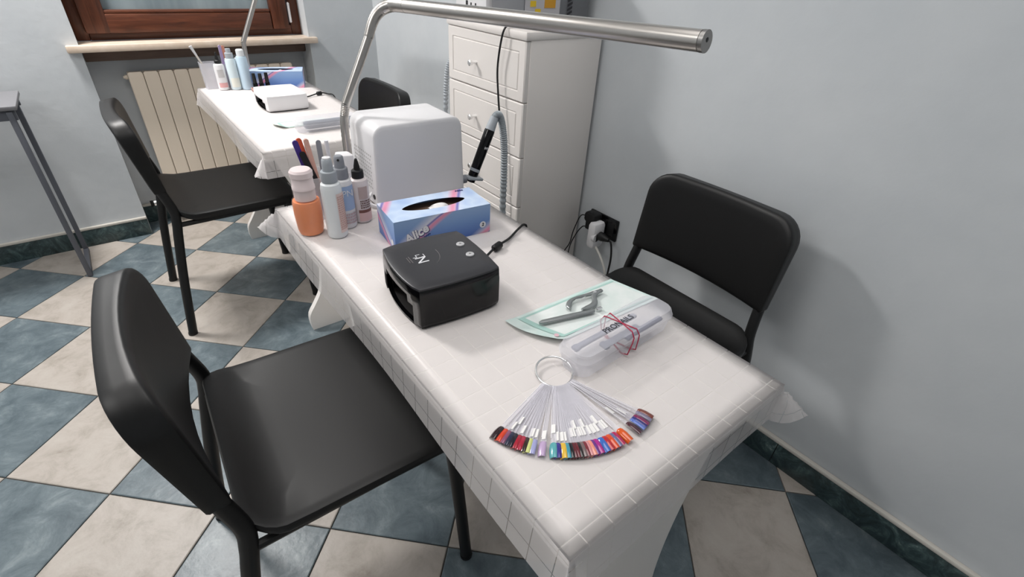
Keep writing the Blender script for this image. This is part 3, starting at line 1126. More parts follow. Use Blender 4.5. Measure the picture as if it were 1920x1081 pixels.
def text_lines(t, r, z0, z1, a0, a1, rows, m, seed, name='print'):
    """rows of fine print as small dashes on the label"""
    rnd = random.Random(seed)
    b = MB()
    for k in range(rows):
        z = z1 - (z1 - z0) * (k + .5) / rows
        h = (z1 - z0) / rows * .32
        a = a0
        while a < a1 - 4:
            w = rnd.uniform(4, 14)
            e = min(a + w, a1)
            rr = r + .0008
            b.add([(rr * math.cos(math.radians(q)), rr * math.sin(math.radians(q)), zz) for q, zz in ((a, z - h), (e, z - h), (e, z + h), (a, z + h))], [(0, 1, 2, 3)])
            a = e + 3
    o = b.build(name, m, t, 0)
    return o


G1 = 'bottles on the near table'
LIQ = mat('orange_liquid', rgb(255, 152, 92), .25, spec=.5, sss=.25)
NAT = clear_mat('milky_clear_plastic', rgb(240, 226, 222), .12, .3)
t = thing('pump_bottle', 'clear pump bottle filled with orange liquid, leftmost on the near table', 'bottle', (.784, -1.279, ZT), 0, G1)
MB().lathe([(.020, .001), (.024, .003), (.0262, .012), (.0278, .045), (.0275, .070), (.0262, .0755), (.001, .0757)], 28).build('liquid', LIQ, t)
MB().lathe([(.021, 0), (.0255, .002), (.0275, .012), (.029, .045), (.0286, .070), (.0275, .0765), (.0240, .081), (.0228, .084), (.0228, .1005)], 28, cap1=False).build('body', NAT, t)
MB().lathe([(.0212, .078), (.0212, .0995), (.001, .0998)], 20).build('inner_neck', mat('milky_inner', rgb(232, 218, 218), .5), t)
MB().lathe([(.0225, .100), (.0225, .106), (.0212, .108), (.0208, .124), (.0225, .126), (.0225, .136), (.019, .1405), (.001, .1415)], 26).build('pump_cap', mat('pinkish_white_plastic', rgb(238, 222, 222), .4), t)

SPR = [(.017, 0), (.0198, .0025), (.0208, .006), (.0208, .108), (.019, .117), (.013, .122), (.0115, .1235)]


def sprayer(t, z, m, s=1.0):
    o = MB().lathe([(.0152 * s, z), (.0158 * s, z + .001), (.0152 * s, z + .021), (.0138 * s, z + .0225)], 22).build('collar', m, t)
    MB().lathe([(.0108 * s, z + .0225), (.0104 * s, z + .036), (.0096 * s, z + .0445), (.0075 * s, z + .047)], 18).build('spray_head', m, t)
    return o


a_ = math.radians(-125)     # direction of the label towards the camera
t = bottle('spray_bottle', 'tall white spray bottle with pink print, second from the left on the near table', 'bottle', (.825, -1.322, ZT), SPR, mat('bluish_white_plastic', rgb(232, 236, 238), .35), G1)
sprayer(t, .121, GREYP)
MB().lathe([(.0078, .1675), (.0078, .170), (.001, .1715)], 14).build('button', WHITEP, t)
PINKL = mat('pale_pink_label', rgb(232, 212, 206), .5)
band_label(t, .0208, .014, .100, -88, -18, PINKL)
text_lines(t, .0208, .020, .095, -84, -22, 16, mat('rose_print', rgb(208, 168, 158), .5), 4)
t = bottle('spray_bottle', 'white spray bottle with grey head and blue label, between its neighbours', 'bottle', (.860, -1.290, ZT), [(r * .96, z * .92) for r, z in SPR], WHITEP, G1)
sprayer(t, .1115, MIDGREY, .98)
MB().lathe([(.0025, 0), (.0025, .001)], 10, mtx=frame_m((-.0045, -.0090, .152), (.9, -.45, 0), (0, 0, 1))).build('nozzle', RUBBER, t)
band_label(t, .0200, .044, .098, -150, -30, mat('soft_blue_label', rgb(160, 182, 216), .5))
lettering('emblem', 'PN', .019, PRINT_W, t, frame_m((.0205 * math.cos(math.radians(-86)), .0205 * math.sin(math.radians(-86)), .082), (1, .06, 0), (0, 0, 1)))
text_lines(t, .0200, .012, .038, -140, -40, 4, mat('mauve_print', rgb(196, 170, 176), .5), 6)
t = bottle('dropper_bottle', 'white bottle with black nozzle and brown striped label, nearest the white cube', 'bottle', (.899, -1.281, ZT),
           [(.016, 0), (.0188, .0025), (.0198, .006), (.0198, .090), (.018, .098), (.011, .102), (.010, .104)], mat('white_bottle_pinkish', rgb(232, 222, 222), .35), G1)
MB().lathe([(.0125, .1015), (.0128, .103), (.0125, .117), (.0112, .1185), (.007, .1195), (.006, .128), (.0055, .130), (.0028, .142), (.001, .1435)], 20).build('nozzle_cap', RUBBER, t)
band_label(t, .0198, .058, .086, -120, -60, mat('taupe_print', rgb(196, 176, 172), .5))
band_label(t, .0198, .026, .033, -130, -20, mat('brown_print', rgb(128, 84, 78), .5))
band_label(t, .0198, .006, .026, -130, -20, mat('rose_band', rgb(226, 190, 188), .5))
text_lines(t, .0198, .036, .056, -115, -45, 4, mat('brown_fine_print', rgb(120, 92, 88), .5), 9)

# far table bottles
G2 = 'bottles on the far table'
t = bottle('dropper_bottle', 'white bottle with black nozzle and pink band on the far table', 'bottle', (.921, .165, ZT), [(.016, 0), (.0195, .0025), (.0198, .006), (.0198, .090), (.018, .098), (.011, .102), (.010, .104)], WHITEP, G2)
MB().lathe([(.0125, .1015), (.0128, .103), (.0125, .112), (.010, .114), (.007, .1155), (.0028, .142), (.001, .1435)], 16).build('nozzle_cap', RUBBER, t)
band_label(t, .0198, .012, .030, -140, -40, mat('pink_band', rgb(222, 168, 168), .5))
band_label(t, .0198, .050, .080, -130, -60, mat('grey_panel', rgb(200, 198, 198), .5))
t = bottle('tall_bottle', 'pale blue and white bottle between two others on the far table', 'bottle', (.966, .152, ZT), [(.018, 0), (.0205, .003), (.0208, .006), (.0208, .112), (.018, .120), (.001, .121)], mat('pale_aqua_plastic', rgb(214, 229, 234), .35), G2)
MB().lathe([(.0152, .1205), (.0152, .140), (.010, .142), (.0095, .156), (.001, .157)], 16).build('spray_head', GREYP, t)
band_label(t, .0208, .012, .048, -140, -40, mat('cream_label', rgb(232, 234, 224), .5))
t = bottle('tall_bottle', 'light blue bottle nearest the lamp pole on the far table', 'bottle', (1.006, .138, ZT), [(.018, 0), (.0205, .003), (.0208, .006), (.0208, .120), (.018, .128), (.001, .129)], mat('sky_blue_plastic', rgb(194, 216, 232), .35), G2)
MB().lathe([(.015, .1285), (.015, .15), (.012, .154), (.001, .155)], 16).build('cap', mat('frosted_white_cap', rgb(222, 226, 228), .4), t)

# black nail polish bottles in their tray
tr = tag(MB().box((0, 0, .003), (.084, .044, .006), .002).box((0, -.0215, .008), (.084, .002, .012)).box((0, .0215, .008), (.084, .002, .012)).box((-.041, 0, .008), (.002, .041, .012)).box((.041, 0, .008), (.002, .041, .012))
         .build('polish_tray', mat('rose_tray', rgb(196, 150, 140), .5), loc=(1.052, .075, ZT)), 'small rose tray of black bottles beside the white lamp', 'tray')
for k, (dx, dy) in enumerate(((-.026, .006), (-.004, -.004), (.022, .004))):
    t = thing('polish_bottle', ['left black polish bottle in the rose tray', 'middle black polish bottle in the rose tray', 'right black polish bottle in the rose tray'][k], 'nail polish', (1.052 + dx, .075 + dy, ZT + .006), 0, 'polish bottles in the tray')
    MB().lathe([(.008, 0), (.0092, .002), (.0092, .026), (.006, .031)], 14).build('body', GLOSSBLACK, t)
    MB().lathe([(.0076, .0305), (.0078, .032), (.0068, .064), (.001, .065)], 12).build('cap', RUBBER, t)

# ================================================================== TOOL HOLDERS


def cup_box(name, label, loc, w, d, h, m, rz=0.0, cells=False):
    t = thing(name, label, 'holder', loc, rz)
    k = .002
    b = MB()
    b.box((0, 0, k / 2), (w, d, k))
    rings = []
    for i_, z in ((0, k), (-.004, h), (-.002, h), (.002, k)):
        rings.append([(x, y, z) for x, y in rrect(w - 2 * i_, d - 2 * i_, .006, 4)])
    b.loft(rings, cap0=False, cap1=False)
    b.build('body', m, t)
    if cells:
        MB().box((0, 0, h * .45), (.0016, d - .006, h * .85)).build('divider', m, t)
    return t


HOLD1 = (.862, -1.203, ZT)
cup_box('tool_holder', 'clear plastic holder with files and sticks behind the bottles', HOLD1, .092, .062, .098, CLEAR, 0, True)


def stick(name, label, cat, base, top, w, th, m, group=None, tip=None, round_=False, edge=None):
    t = thing(name, label, cat, base, 0, group)
    d = Vector(top) - Vector(base)
    ln = d.length
    side = Vector((1, 0, 0)) - d.normalized() * d.normalized().x
    mm = frame_m((0, 0, 0), side, d)
    b = MB()
    if round_:
        b.tube([(0, 0, 0), d], w / 2, 12)
        b.build('shaft', m, t)
    else:
        ol = rrect(w, ln, w * .48, 5)
        b.loft([[(x, y + ln / 2, z) for x, y in ol] for z in (-th / 2, th / 2)], mtx=mm)
        b.build('blade', m, t)
        if edge:
            MB().loft([[(x, y + ln / 2, z) for x, y in rrect(w, ln, w * .48, 5)] for z in (-th / 2 - .0012, -th / 2)], mtx=mm).build('back_face', edge, t)
    return t


zb = ZT + .004
FG = 'nail files in the clear holder'
stick('nail_file', 'purple-faced nail file leaning leftmost in the clear holder', 'nail file', (.838, -1.196, zb), (.803, -1.204, .874), .0115, .003, mat('violet_file', rgb(70, 50, 140), .7), FG, edge=mat('white_core', rgb(226, 222, 228), .7))
stick('nail_file', 'orange nail file leaning behind the purple one', 'nail file', (.843, -1.190, zb), (.814, -1.192, .874), .012, .003, mat('orange_file', rgb(214, 92, 62), .7), FG, edge=mat('white_core_file', rgb(226, 222, 222), .7))
stick('nail_file', 'slim pink nail file standing right of the orange one', 'nail file', (.846, -1.200, zb), (.826, -1.204, .874), .010, .003, mat('pink_file', rgb(226, 178, 164), .7), FG, edge=mat('brown_edge', rgb(120, 78, 66), .7))
stick('nail_file', 'dark file leaning against the left rim of the holder', 'nail file', (.852, -1.212, zb), (.812, -1.208, .850), .013, .002, mat('black_file', rgb(26, 24, 28), .7), FG)
t = stick('syringe_stick', 'white flanged stick standing upright in the clear holder', 'stick', (.869, -1.210, zb), (.867, -1.208, .866), .0085, .003, mat('white_stick', rgb(226, 226, 232), .4), round_=True)
MB().lathe([(.012, .098), (.013, .099), (.013, .1015), (.012, .1025)], 16, c=(-.0012, .0010, 0)).build('flange', WHITEP, t)
stick('spatula', 'grey blade-like stick behind the white flanged stick', 'spatula', (.858, -1.186, zb), (.857, -1.185, .862), .011, .002, MIDGREY)
wp = thing('cotton_pad_pack', 'white folded pad pack sticking out of the clear holder', 'pads', (.892, -1.201, zb))
MB().box((0, 0, .064), (.034, .036, .126), .006, mtx=Matrix.Rotation(.10, 4, 'Y')).build('pack', mat('translucent_white_pack', rgb(236, 234, 236), .6), wp)

# far table cup with brush
cup_box('tool_holder', 'white translucent cup with brush at the far left corner of the far table', (.892, .212, ZT), .058, .042, .10, FROST)
t = stick('brush', 'white brush handle leaning left out of the white cup', 'brush', (.903, .212, zb), (.846, .212, .862), .008, .004, mat('cream_handle', rgb(230, 222, 214), .5), round_=True)
MB().tube([Vector((-.057, 0, .158)) * .78, Vector((-.057, 0, .158)) * 1.0], .0055, 12, radii=[.004, .0062]).build('handle_end', WHITEP, t)
cup_box('tool_holder', 'small clear holder behind the pale bottles on the far table', (.960, .208, ZT), .060, .044, .094, CLEAR)
stick('nail_file', 'lilac nail file upright in the small clear holder on the far table', 'nail file', (.950, .206, zb), (.949, .206, .862), .011, .003, mat('lilac_file', rgb(180, 160, 200), .7), 'files on the far table', edge=mat('white_core_far', rgb(226, 222, 228), .7))
stick('nail_file', 'salmon nail file beside the lilac one on the far table', 'nail file', (.961, .208, zb), (.961, .208, .860), .011, .003, mat('salmon_file', rgb(226, 152, 130), .7), 'files on the far table')
stick('nail_file', 'black file beside the salmon one on the far table', 'nail file', (.972, .210, zb), (.973, .210, .846), .011, .003, mat('black_file_far', rgb(24, 24, 26), .7), 'files on the far table')
wp = thing('cotton_pad_pack', 'white pad pack behind the pale bottles on the far table', 'pads', (1.010, .206, ZT))
MB().box((0, 0, .056), (.030, .04, .111), .006).build('pack', mat('white_pack_far', rgb(226, 228, 230), .6), wp)

# ================================================================== UV LAMPS


def uv_lamp(label, loc, rz, body, top, w, d, h, emblem=True, buttons=True):
    """curing lamp: bulged box with an arched opening on its left (-x) side"""
    t = thing('curing_lamp', label, 'nail lamp', loc, rz, group='box-shaped nail curing lamps')

    def outline(i_, n=10):
        # four bulged sides
        c = [(-w / 2 + i_, -d / 2 + i_), (w / 2 - i_, -d / 2 + i_), (w / 2 - i_, d / 2 - i_), (-w / 2 + i_, d / 2 - i_)]
        bul = (.004, .004, .005, .009)
        out = []
        for k in range(4):
            a, b_ = Vector(c[k]), Vector(c[(k + 1) % 4])
            e = (b_ - a)
            nn = Vector((e.y, -e.x)).normalized()
            for q in range(n):
                f_ = (q + (0.18 if q == 0 else 0)) / n
                out.append(a + e * f_ + nn * bul[k] * (1 - (2 * f_ - 1) ** 2))
        return out
    n = 10
    # side 3 (from +y to -y along -x) is the open one
    b = MB()
    zs = [.004, .010, .020, h * .4, h * .55, h * .72, h * .80, h - .004, h]
    ins = [.001, 0, 0, 0, 0, .0, .0005, .001, .0035]
    rings = [[(p.x, p.y, z) for p in outline(i_)] for z, i_ in zip(zs, ins)]
    m_ = len(rings[0])
    vs_ = [p for r in rings for p in r]
    fs = []
    mi = []
    for k in range(len(rings) - 1):
        for i in range(m_):
            j = (i + 1) % m_
            q = i - 3 * n
            opening = 1 <= q <= 8 and (zs[k + 1] <= h * .73 and not (q in (1, 8) and zs[k + 1] > h * .56))
            if opening:
                continue
            fs.append((k * m_ + i, k * m_ + j, (k + 1) * m_ + j, (k + 1) * m_ + i))
    b.add(vs_, fs)
    o = b.build('body', body, t, 50)
    so_ = o.modifiers.new('thickness', 'SOLIDIFY')
    so_.thickness = .004
    so_.offset = -1
    # top panel
    b = MB()
    r2 = [[(p.x, p.y, z) for p in outline(i_)] for i_, z in ((.0012, h - .003), (.0016, h - .0002), (.003, h + .0006), (.02, h + .0016), (.045, h + .002))]
    b.loft(r2)
    b.build('top_panel', top, t, 40)
    MB().loft([[(p.x, p.y, z) for p in outline(.003)] for z in (.001, .005)]).build('base_plate', GLOSSBLACK, t)
    # inner chamber lining
    ol = outline(.010)
    b = MB()
    b.loft([[(p.x, p.y, .0055) for p in ol], [(p.x, p.y, h * .78) for p in ol]], cap0=True, cap1=True)
    # open it on the left side
    keep = []
    for k, f_ in enumerate(b.f):
        if len(f_) == 4 and 3 * n + 1 <= (min(f_) % m_) <= 3 * n + 8:
            continue
        keep.append(f_)
    b.f = keep
    b.mi = [0] * len(keep)
    b.build('chamber', DARKIN, t, 0)
    if buttons:
        for x, y in ((w * .5 - .024, .022), (w * .5 - .026, -.018)):
            bt = MB().lathe([(.0074, h + .0015), (.0074, h + .0035), (.0066, h + .0042), (.001, h + .0042)], 20, c=(x, y, 0)).build('button', SILVERB, t)
            MB().box((x, y, h + .0044), (.004, .0009, .0006)).box((x, y + .0012, h + .0044), (.0009, .003, .0006)).build('button_mark', PRINT_G, bt, 0)
    if emblem:
        top_m = frame_m((-.030, .012, h + .0022), (0, -1, 0), (1, 0, 0))
        lettering('emblem', 'N', .028, PRINT_W, t, top_m @ Matrix.Translation((.008, -.002, 0)), 0, .0002)
        b = MB()
        bx = top_m
        for (x, y, w_, h_) in ((-.005, .008, .008, .0012), (-.0005, .0055, .0012, .006), (-.010, -.002, .0012, .008), (-.006, -.0055, .008, .0012), (-.003, -.009, .0012, .007)):
            b.box((x, y, .0002), (w_, h_, .0004), mtx=bx)
        b.build('emblem_bracket', PRINT_W, t, 0)
        b = MB()
        arc = [(-.006 + .040 * math.cos(math.radians(q)), .0 + .034 * math.sin(math.radians(q))) for q in range(30, 101, 7)]
        b.tube([top_m @ Vector((x, y, .0001)) for x, y in arc], .0004, 5)
        b.build('emblem_arc', PRINT_G, t)
        b = MB()
        for r_ in range(2):
            b.box((.0, -.018 - r_ * .004, .0002), (.022 - r_ * .004, .0010, .0004), mtx=bx)
        b.build('small_print', PRINT_G, t, 0)
    return t


uv_lamp('black curing lamp with arched opening and two silver buttons on the near table', (.890, -1.638, ZT), math.radians(-5), GLOSSBLACK, DARKTOP, .150, .154, .078)
uv_lamp('white curing lamp with black opening on the far table', (1.048, -.190, ZT), math.radians(-1), WHITEP, WHITEP, .146, .186, .055, False, False)


def cable(label, pts, ferrite_at, r=.0026):
    t = thing('lamp_cable', label, 'cable', pts[0], 0, 'cables of the two curing lamps')
    P = bez([Vector(p) - Vector(pts[0]) for p in pts], 6)
    MB().tube(P, r, 8).build('cord', RUBBER, t)
    a, b_ = [Vector(q) - Vector(pts[0]) for q in ferrite_at]
    d = b_ - a
    MB().tube([a, a + d * .12, a + d * .88, b_], .007, 14, radii=[.0045, .0078, .0078, .0045]).build('ferrite', RUBBER, t)


cable('black cable with ferrite bead beside the black curing lamp', [(.975, -1.600, ZT + .012), (1.02, -1.582, ZT + .006), (1.060, -1.563, ZT + .0085), (1.082, -1.554, ZT + .0085), (1.120, -1.538, ZT + .005), (1.165, -1.513, ZT + .005), (1.196, -1.497, ZT + .001), (1.208, -1.492, ZT - .03), (1.212, -1.485, .50), (1.22, -1.45, .02)],
      [(1.060, -1.563, ZT + .0085), (1.086, -1.553, ZT + .0085)])
cable('thin black cable with bead running from the white curing lamp', [(1.123, -.140, ZT + .012), (1.17, -.115, ZT + .005), (1.215, -.095, ZT + .0085), (1.24, -.088, ZT + .0085), (1.262, -.098, ZT + .004), (1.276, -.12, ZT + .001), (1.286, -.14, ZT - .04), (1.288, -.145, .62)],
      [(1.215, -.095, ZT + .0085), (1.238, -.089, ZT + .0085)])

# ================================================================== POUCH, NIPPERS, PUSHER


def pouch(label, corners, m_edge, m_mid, name='sterile_pouch', bend=.010):
    """flat heat-sealed pouch: sealed border and a clear middle, left end curled"""
    a, b_, c, d = [Vector(p) for p in corners]   # left-back, right-back, right-front, left-front
    t = thing(name, label, 'pouch', (a.x, a.y, ZT))

    def P(u, v, z):
        p = (a * (1 - u) + b_ * u) * (1 - v) + (d * (1 - u) + c * u) * v - a
        lift = bend * max(0, (.14 - u) / .14) ** 2 * (.3 + .7 * v)
        bow = -.010 * math.sin(v * PI) * max(0, (.18 - u) / .18)
        return (p.x + bow, p.y, z + lift)
    nu, nv = 24, 10
    def sheet(u0, u1, v0, v1, z, hump=0.0):
        vs_, fs = [], []
        for j in range(nv + 1):
            for i in range(nu + 1):
                u, v = u0 + (u1 - u0) * i / nu, v0 + (v1 - v0) * j / nv
                hh = hump * math.sin(PI * i / nu) ** .5 * math.sin(PI * j / nv) ** .5 if hump else 0
                vs_.append(P(u, v, z + hh))
        for j in range(nv):
            for i in range(nu):
                k = j * (nu + 1) + i
                fs.append((k, k + 1, k + nu + 2, k + nu + 1))
        return MB().add(vs_, fs)
    sheet(0, 1, 0, 1, .0012).build('backing_paper', m_edge, t, 60)
    sheet(.12, .97, .09, .91, .0018, .0006).build('window', m_mid, t, 60)
    e = MB()
    for (u0, u1, v0, v1) in ((.10, .98, .07, .115), (.10, .98, .885, .93), (.085, .125, .07, .93)):
        q = sheet(u0, u1, v0, v1, .0021)
        e.add(q.v, q.f)
    e.build('seal_seam', mat('seal_seam', rgb(178, 214, 206), .4), t, 60)
    return t


PE = noise_mat('pale_teal_paper', [(.35, rgb(206, 230, 225)), (.65, rgb(224, 238, 234))], 26, 3, .35, coord='obj')
PM = noise_mat('pale_pouch_window', [(.35, rgb(224, 235, 231)), (.65, rgb(238, 243, 241))], 18, 3, .14, coord='obj')
pouch('pale green sealed pouch holding nail tools, beside the black lamp', [(.937, -1.766, 0), (1.190, -1.772, 0), (1.214, -1.868, 0), (.972, -1.858, 0)], PE, PM)
MB_p = tag(MB().lathe([(.004, 0), (.004, .0003)], 14).build('indicator_dot', mat('pink_dot', rgb(226, 186, 196), .6), loc=(.9815, -1.846, ZT + .0062)), 'tiny pink indicator dot sticker at the pouch corner', 'sticker')
z0 = ZT + .0075
NIPM = mat('grey_steel_tool', (.36, .38, .38), .38, .85)
pu = thing('cuticle_pusher', 'long grey cuticle pusher lying along the pouch', 'nail tool', (.978, -1.807, z0))
MB().tube([(0, 0, 0), (.006, -.0015, 0), (.05, -.013, 0), (.095, -.0255, 0), (.102, -.027, 0)], .003, 12, ref=(0, 0, 1), ra=.0028, radii=[.002, .0052, .0056, .0052, .003]).build('handle', NIPM, pu)
MB().box((.114, -.0275, 0), (.012, .007, .003), .001).build('tip', CHROME, pu)
ni = thing('cuticle_nippers', 'grey cuticle nippers with curved handles inside the pouch', 'nail tool', (1.115, -1.797, z0 + .001))


def flat_path(pts, ws, th=.005):
    P = bez([(x, y, 0) for x, y in pts], 6)
    n = len(P)
    rings = []
    for k, p in enumerate(P):
        t_ = (P[min(k + 1, n - 1)] - P[max(0, k - 1)]).normalized()
        s_ = Vector((-t_.y, t_.x, 0))
        f_ = k / (n - 1) * (len(ws) - 1)
        i0 = min(int(f_), len(ws) - 2)
        w = ws[i0] + (ws[i0 + 1] - ws[i0]) * (f_ - i0)
        rings.append([tuple(p + s_ * w * ca + Vector((0, 0, th / 2 * sa))) for ca, sa in ((1, 0), (.7, .8), (0, 1), (-.7, .8), (-1, 0), (-.7, -.8), (0, -1), (.7, -.8))])
    return MB().loft(rings)


flat_path([(.020, -.001), (.004, .001), (-.014, .004), (-.036, .008), (-.052, .006), (-.064, -.003), (-.068, -.010)], [.004, .0055, .0035, .003, .0045, .005, .0025]).build('handle', NIPM, ni, 60)
flat_path([(.022, .000), (.004, -.001), (-.006, -.008), (-.014, -.018), (-.024, -.024), (-.040, -.025), (-.052, -.024)], [.004, .006, .0045, .005, .006, .0055, .0025]).build('handle', NIPM, ni, 60)
MB().tube([(-.014, .003, 0), (-.03, .000, .001), (-.042, .004, .001)], .001, 6).build('spring', CHROME, ni)
MB().lathe([(.003, -.003), (.003, .0036)], 12, c=(.004, 0, 0)).build('pivot', CHROME, ni)

# far pouch and box
pouch('pale pouch lying under the lamp side of the far table', [(.945, -.420, 0), (1.12, -.425, 0), (1.13, -.50, 0), (.955, -.500, 0)], mat('pale_mint_paper', rgb(226, 240, 230), .4), mat('pale_mint_window', rgb(232, 240, 236), .2))

# ================================================================== PLASTIC BOXES


def plastic_box(label, loc, rz, Lx, Ly, Hz, print_=True):
    t = thing('implement_box', label, 'box', loc, rz, 'translucent implement boxes')
    b = MB()
    prof = ((.008, .0005), (.005, .0012), (.004, .005), (.001, Hz * .60), (0, Hz * .64))
    b.loft([[(x, y, z) for x, y in rrect(Lx - 2 * i_, Ly - 2 * i_, .018, 5)] for i_, z in prof], cap1=False)
    b.build('tray', FROST, t, 22)
    b = MB()
    prof = ((-.0012, Hz * .62), (-.0012, Hz * .74), (0, Hz * .80), (.0015, Hz * .95), (.003, Hz), (.008, Hz + .0004), (.02, Hz + .0006))
    b.loft([[(x, y, z) for x, y in rrect(Lx - 2 * i_, Ly - 2 * i_, .018, 5)] for i_, z in prof], cap0=False)
    b.build('lid', FROST, t, 22)
    return t


PBL, PBW = .222, .060
pbx = plastic_box('translucent box with black lettering and red rubber bands', (1.050, -1.913, ZT), math.radians(2), PBL, PBW, .043)
lettering('lettering', 'PRONAILS', .0150, PRINT_K, pbx, frame_m((-.004, .000, .0445), (1, 0.02, 0), (0, 1, 0)), 0, .0001)
far_box = plastic_box('translucent box of grey tools at the near end of the far table', (1.085, -.555, ZT), math.radians(-2), .205, .066, .040)
# things seen through the lids
IG = 'tools inside the lettered box'
for k, (x0_, x1_, y_, w_, c_) in enumerate(((-.085, .06, .014, .010, (150, 152, 168)), (-.045, .04, -.008, .012, (112, 116, 134)), (.0, .09, -.016, .010, (140, 142, 160)))):
    q = MB().box(((x0_ + x1_) / 2, y_, .0245), (x1_ - x0_, w_, .006), .0025).box((x0_ + .004, y_, .0245), (.01, w_ * 1.3, .0065), .002)
    o = q.build('boxed_tool', mat('boxed_tool_grey', rgb(*c_), .5), None, loc=None)
    o.matrix_world = Matrix.Translation((1.050, -1.913, ZT)) @ Matrix.Rotation(math.radians(2), 4, 'Z')
    tag(o, ['pale grey tool at the back of the lettered box, seen through the lid', 'dark grey tool in the middle of the lettered box, seen through the lid', 'grey tool at the front right inside the lettered box'][k], 'tool', IG)
o = MB().box((0, 0, .020), (.17, .030, .022), .006).build('boxed_tool', mat('boxed_tool_slate', rgb(128, 136, 146), .5))
o.location = (1.095, -.563, ZT)
tag(o, 'slate grey tool bundle seen through the box on the far table', 'tool')
# red rubber bands crossing over the lid
RED = mat('dark_red_rubber', rgb(178, 40, 74), .5)
Hb = .043 + .0020


def band(lab, x_top_b, x_top_f, x_bot_f, x_bot_b):
    p = bez([(x_top_b, PBW / 2 - .004, Hb), (x_top_f, -PBW / 2 + .004, Hb)], 4)
    loop = [(x_top_b, PBW / 2 - .004, Hb), (x_top_f, -PBW / 2 + .004, Hb), (x_top_f + (x_bot_f - x_top_f) * .2, -PBW / 2 - .0026, Hb - .008), (x_top_f + (x_bot_f - x_top_f) * .35, -PBW / 2 - .0026, Hb - .018), (x_bot_f, -PBW / 2 - .001, .006),
            (x_bot_f, -PBW / 2 + .010, .0012), (x_bot_b, PBW / 2 - .010, .0012), (x_bot_b, PBW / 2 + .001, .006), (x_top_b, PBW / 2 + .0026, Hb - .012), (x_top_b, PBW / 2 - .004, Hb)]
    o = MB().tube(loop, .0010, 6).build('rubber_band', RED)
    o.matrix_world = Matrix.Translation((1.050, -1.913, ZT)) @ Matrix.Rotation(math.radians(2), 4, 'Z')
    tag(o, lab, 'rubber band', 'red rubber bands round the box')


band('red rubber band slanting back to the left across the lettered lid', -.007, .008, .010, .0)
band('red rubber band slanting back to the right across the lettered lid', .006, -.003, -.010, .004)

# ================================================================== NAIL SWATCH FAN
FX, FY = .922, -1.907
fan = thing('nail_swatch_fan', 'fan of clear sticks with painted nail tips on a steel ring', 'colour fan', (FX, FY, ZT))
RR = .0275
ringp = [(RR * math.cos(2 * PI * k / 40), RR * math.sin(2 * PI * k / 40), .0075 - .0045 * math.cos(2 * PI * k / 40 - math.radians(62)) * -1 - .002) for k in range(41)]
MB().tube(ringp, .0017, 10).build('ring', CHROME, fan)
hn = MB()
for s in (-1, 1):
    a = math.radians(8 + s * 5)
    hn.tube([(RR * math.cos(a) * .99, RR * math.sin(a) * .99, .0085), (RR * math.cos(a + .1), RR * math.sin(a + .1), .0085)], .0019, 8)
hn.build('ring_catch', CHROME, fan)
ANG = [197.2, 200.1, 202.2, 204.3, 206.3, 208.9, 211.0, 213.2, 215.0, 217.4, 222.3, 228.0, 230.0, 232.9, 234.7, 236.5, 238.1, 239.4, 240.9, 242.7,
       244.3, 245.6, 247.5, 248.9, 251.1, 254.4, 256.8, 259.5, 261.4, 263.2, 268.2, 276.2, 280.2, 282.0, 283.8, 287.2, 289.5]
COLS = [(44, 24, 30), (214, 70, 44), (140, 80, 110), (40, 44, 70), (34, 30, 44), (168, 32, 52), (176, 30, 60), (52, 36, 32), (214, 220, 140), (168, 170, 216),
        (196, 170, 206), (96, 172, 178), (60, 50, 140), (232, 190, 70), (70, 156, 176), (26, 24, 30), (98, 30, 42), (110, 32, 44), (38, 32, 34), (124, 104, 104),
        (128, 46, 56), (220, 146, 150), (238, 150, 132), (110, 50, 140), (176, 40, 140), (60, 110, 196), (190, 40, 50), (222, 84, 44), (110, 112, 156), (180, 30, 86),
        (222, 92, 32), (76, 36, 48), (96, 120, 200), (44, 44, 120), (128, 36, 88), (130, 124, 150), (122, 62, 52)]
SM = clear_mat('clear_swatch_stick', rgb(240, 238, 246), .30, .15)
LAB = mat('white_sticker', rgb(240, 238, 236), .6)
stick_me = tip_me = lab_me = None
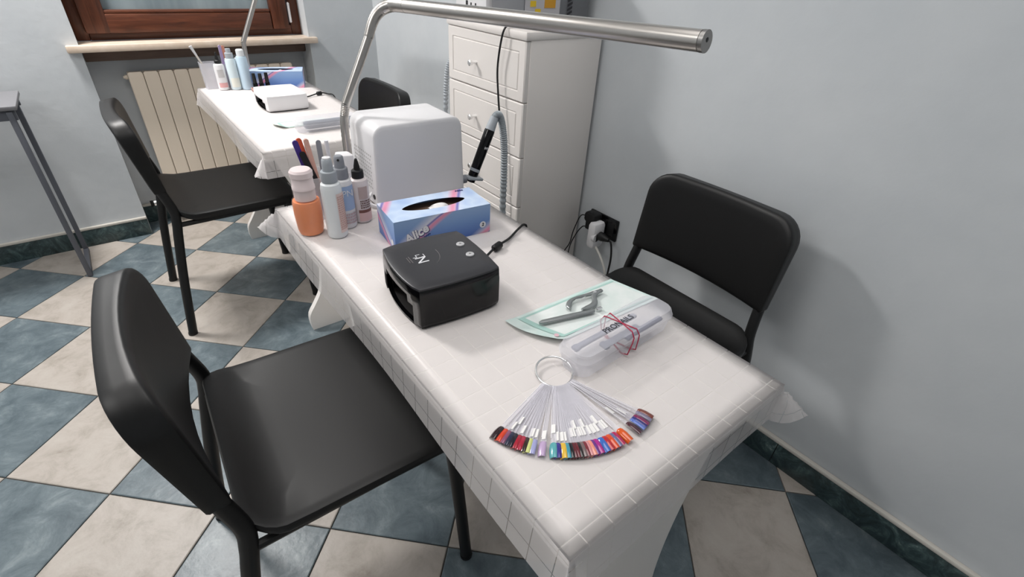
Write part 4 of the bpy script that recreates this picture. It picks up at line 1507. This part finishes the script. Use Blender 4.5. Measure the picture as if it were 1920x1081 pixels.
for k, (a, c) in enumerate(zip(ANG, COLS)):
    ti = math.radians(24 if k < 31 else -20)
    # stick in local coordinates: runs along +x from the ring
    if stick_me is None:
        b = MB()
        w0, w1 = .0026, .0034
        b.loft([[(x, y, z) for y, z in ((-w, -.0005), (w, -.0005), (w, .0005), (-w, .0005))] for x, w in ((.0292, .0030), (.034, .0036), (.042, w0), (.122, w1), (.130, .0042))])
        b.loft([[(x, y, z) for y, z in ((-w, .0003), (-w + .0007, .0003), (-w + .0007, .0010), (-w, .0010))] for x, w in ((.030, .0034), (.042, w0), (.122, w1))], mi=1)
        st = b.build('stick', [SM, mat('stick_edge', rgb(246, 244, 250), .3)], fan, 30)
        stick_me = st.data
    else:
        st = bpy.data.objects.new('stick', stick_me)
        COL.objects.link(st)
        st.parent = fan
    st.matrix_local = Matrix.Rotation(math.radians(a), 4, 'Z') @ Matrix.Translation((0, 0, .0032 + .00006 * k)) @ Matrix.Rotation(ti, 4, 'X')
    b = MB()
    n = 6
    rings = []
    for x, w, h in ((.1295, .0030, .0003), (.1305, .0041, .0012), (.1330, .0050, .0018), (.1400, .0054, .0020), (.1480, .0052, .0012), (.1520, .0050, .0004)):
        rings.append([(x, w * math.cos(PI * q / n), h + .0026 * math.sin(PI * q / n) - .001) for q in range(n + 1)] + [(x, w * math.cos(PI * q / n) * .9, h + .0020 * math.sin(PI * q / n) - .0014) for q in range(n, -1, -1)])
    b.loft(rings)
    m = mat('nail_lacquer', rgb(*c), .12, spec=.6, coat=.5)
    tp = b.build('tip', m, st, 50)
    if k in (2, 3, 5, 8, 9, 10, 11, 12, 13, 14, 17, 18, 19, 20, 21, 22, 23, 24, 25, 26, 27, 28, 29, 31, 33):
        if lab_me is None:
            lb = MB().box((0, 0, .0008), (.014, .0052, .0005)).build('sticker', LAB, st, 0)
            lab_me = lb.data
        else:
            lb = bpy.data.objects.new('sticker', lab_me)
            COL.objects.link(lb)
            lb.parent = st
        lb.location = (.119 - .012 * ((k * 7) % 4 == 1) - .006 * (k > 15), 0, 0)
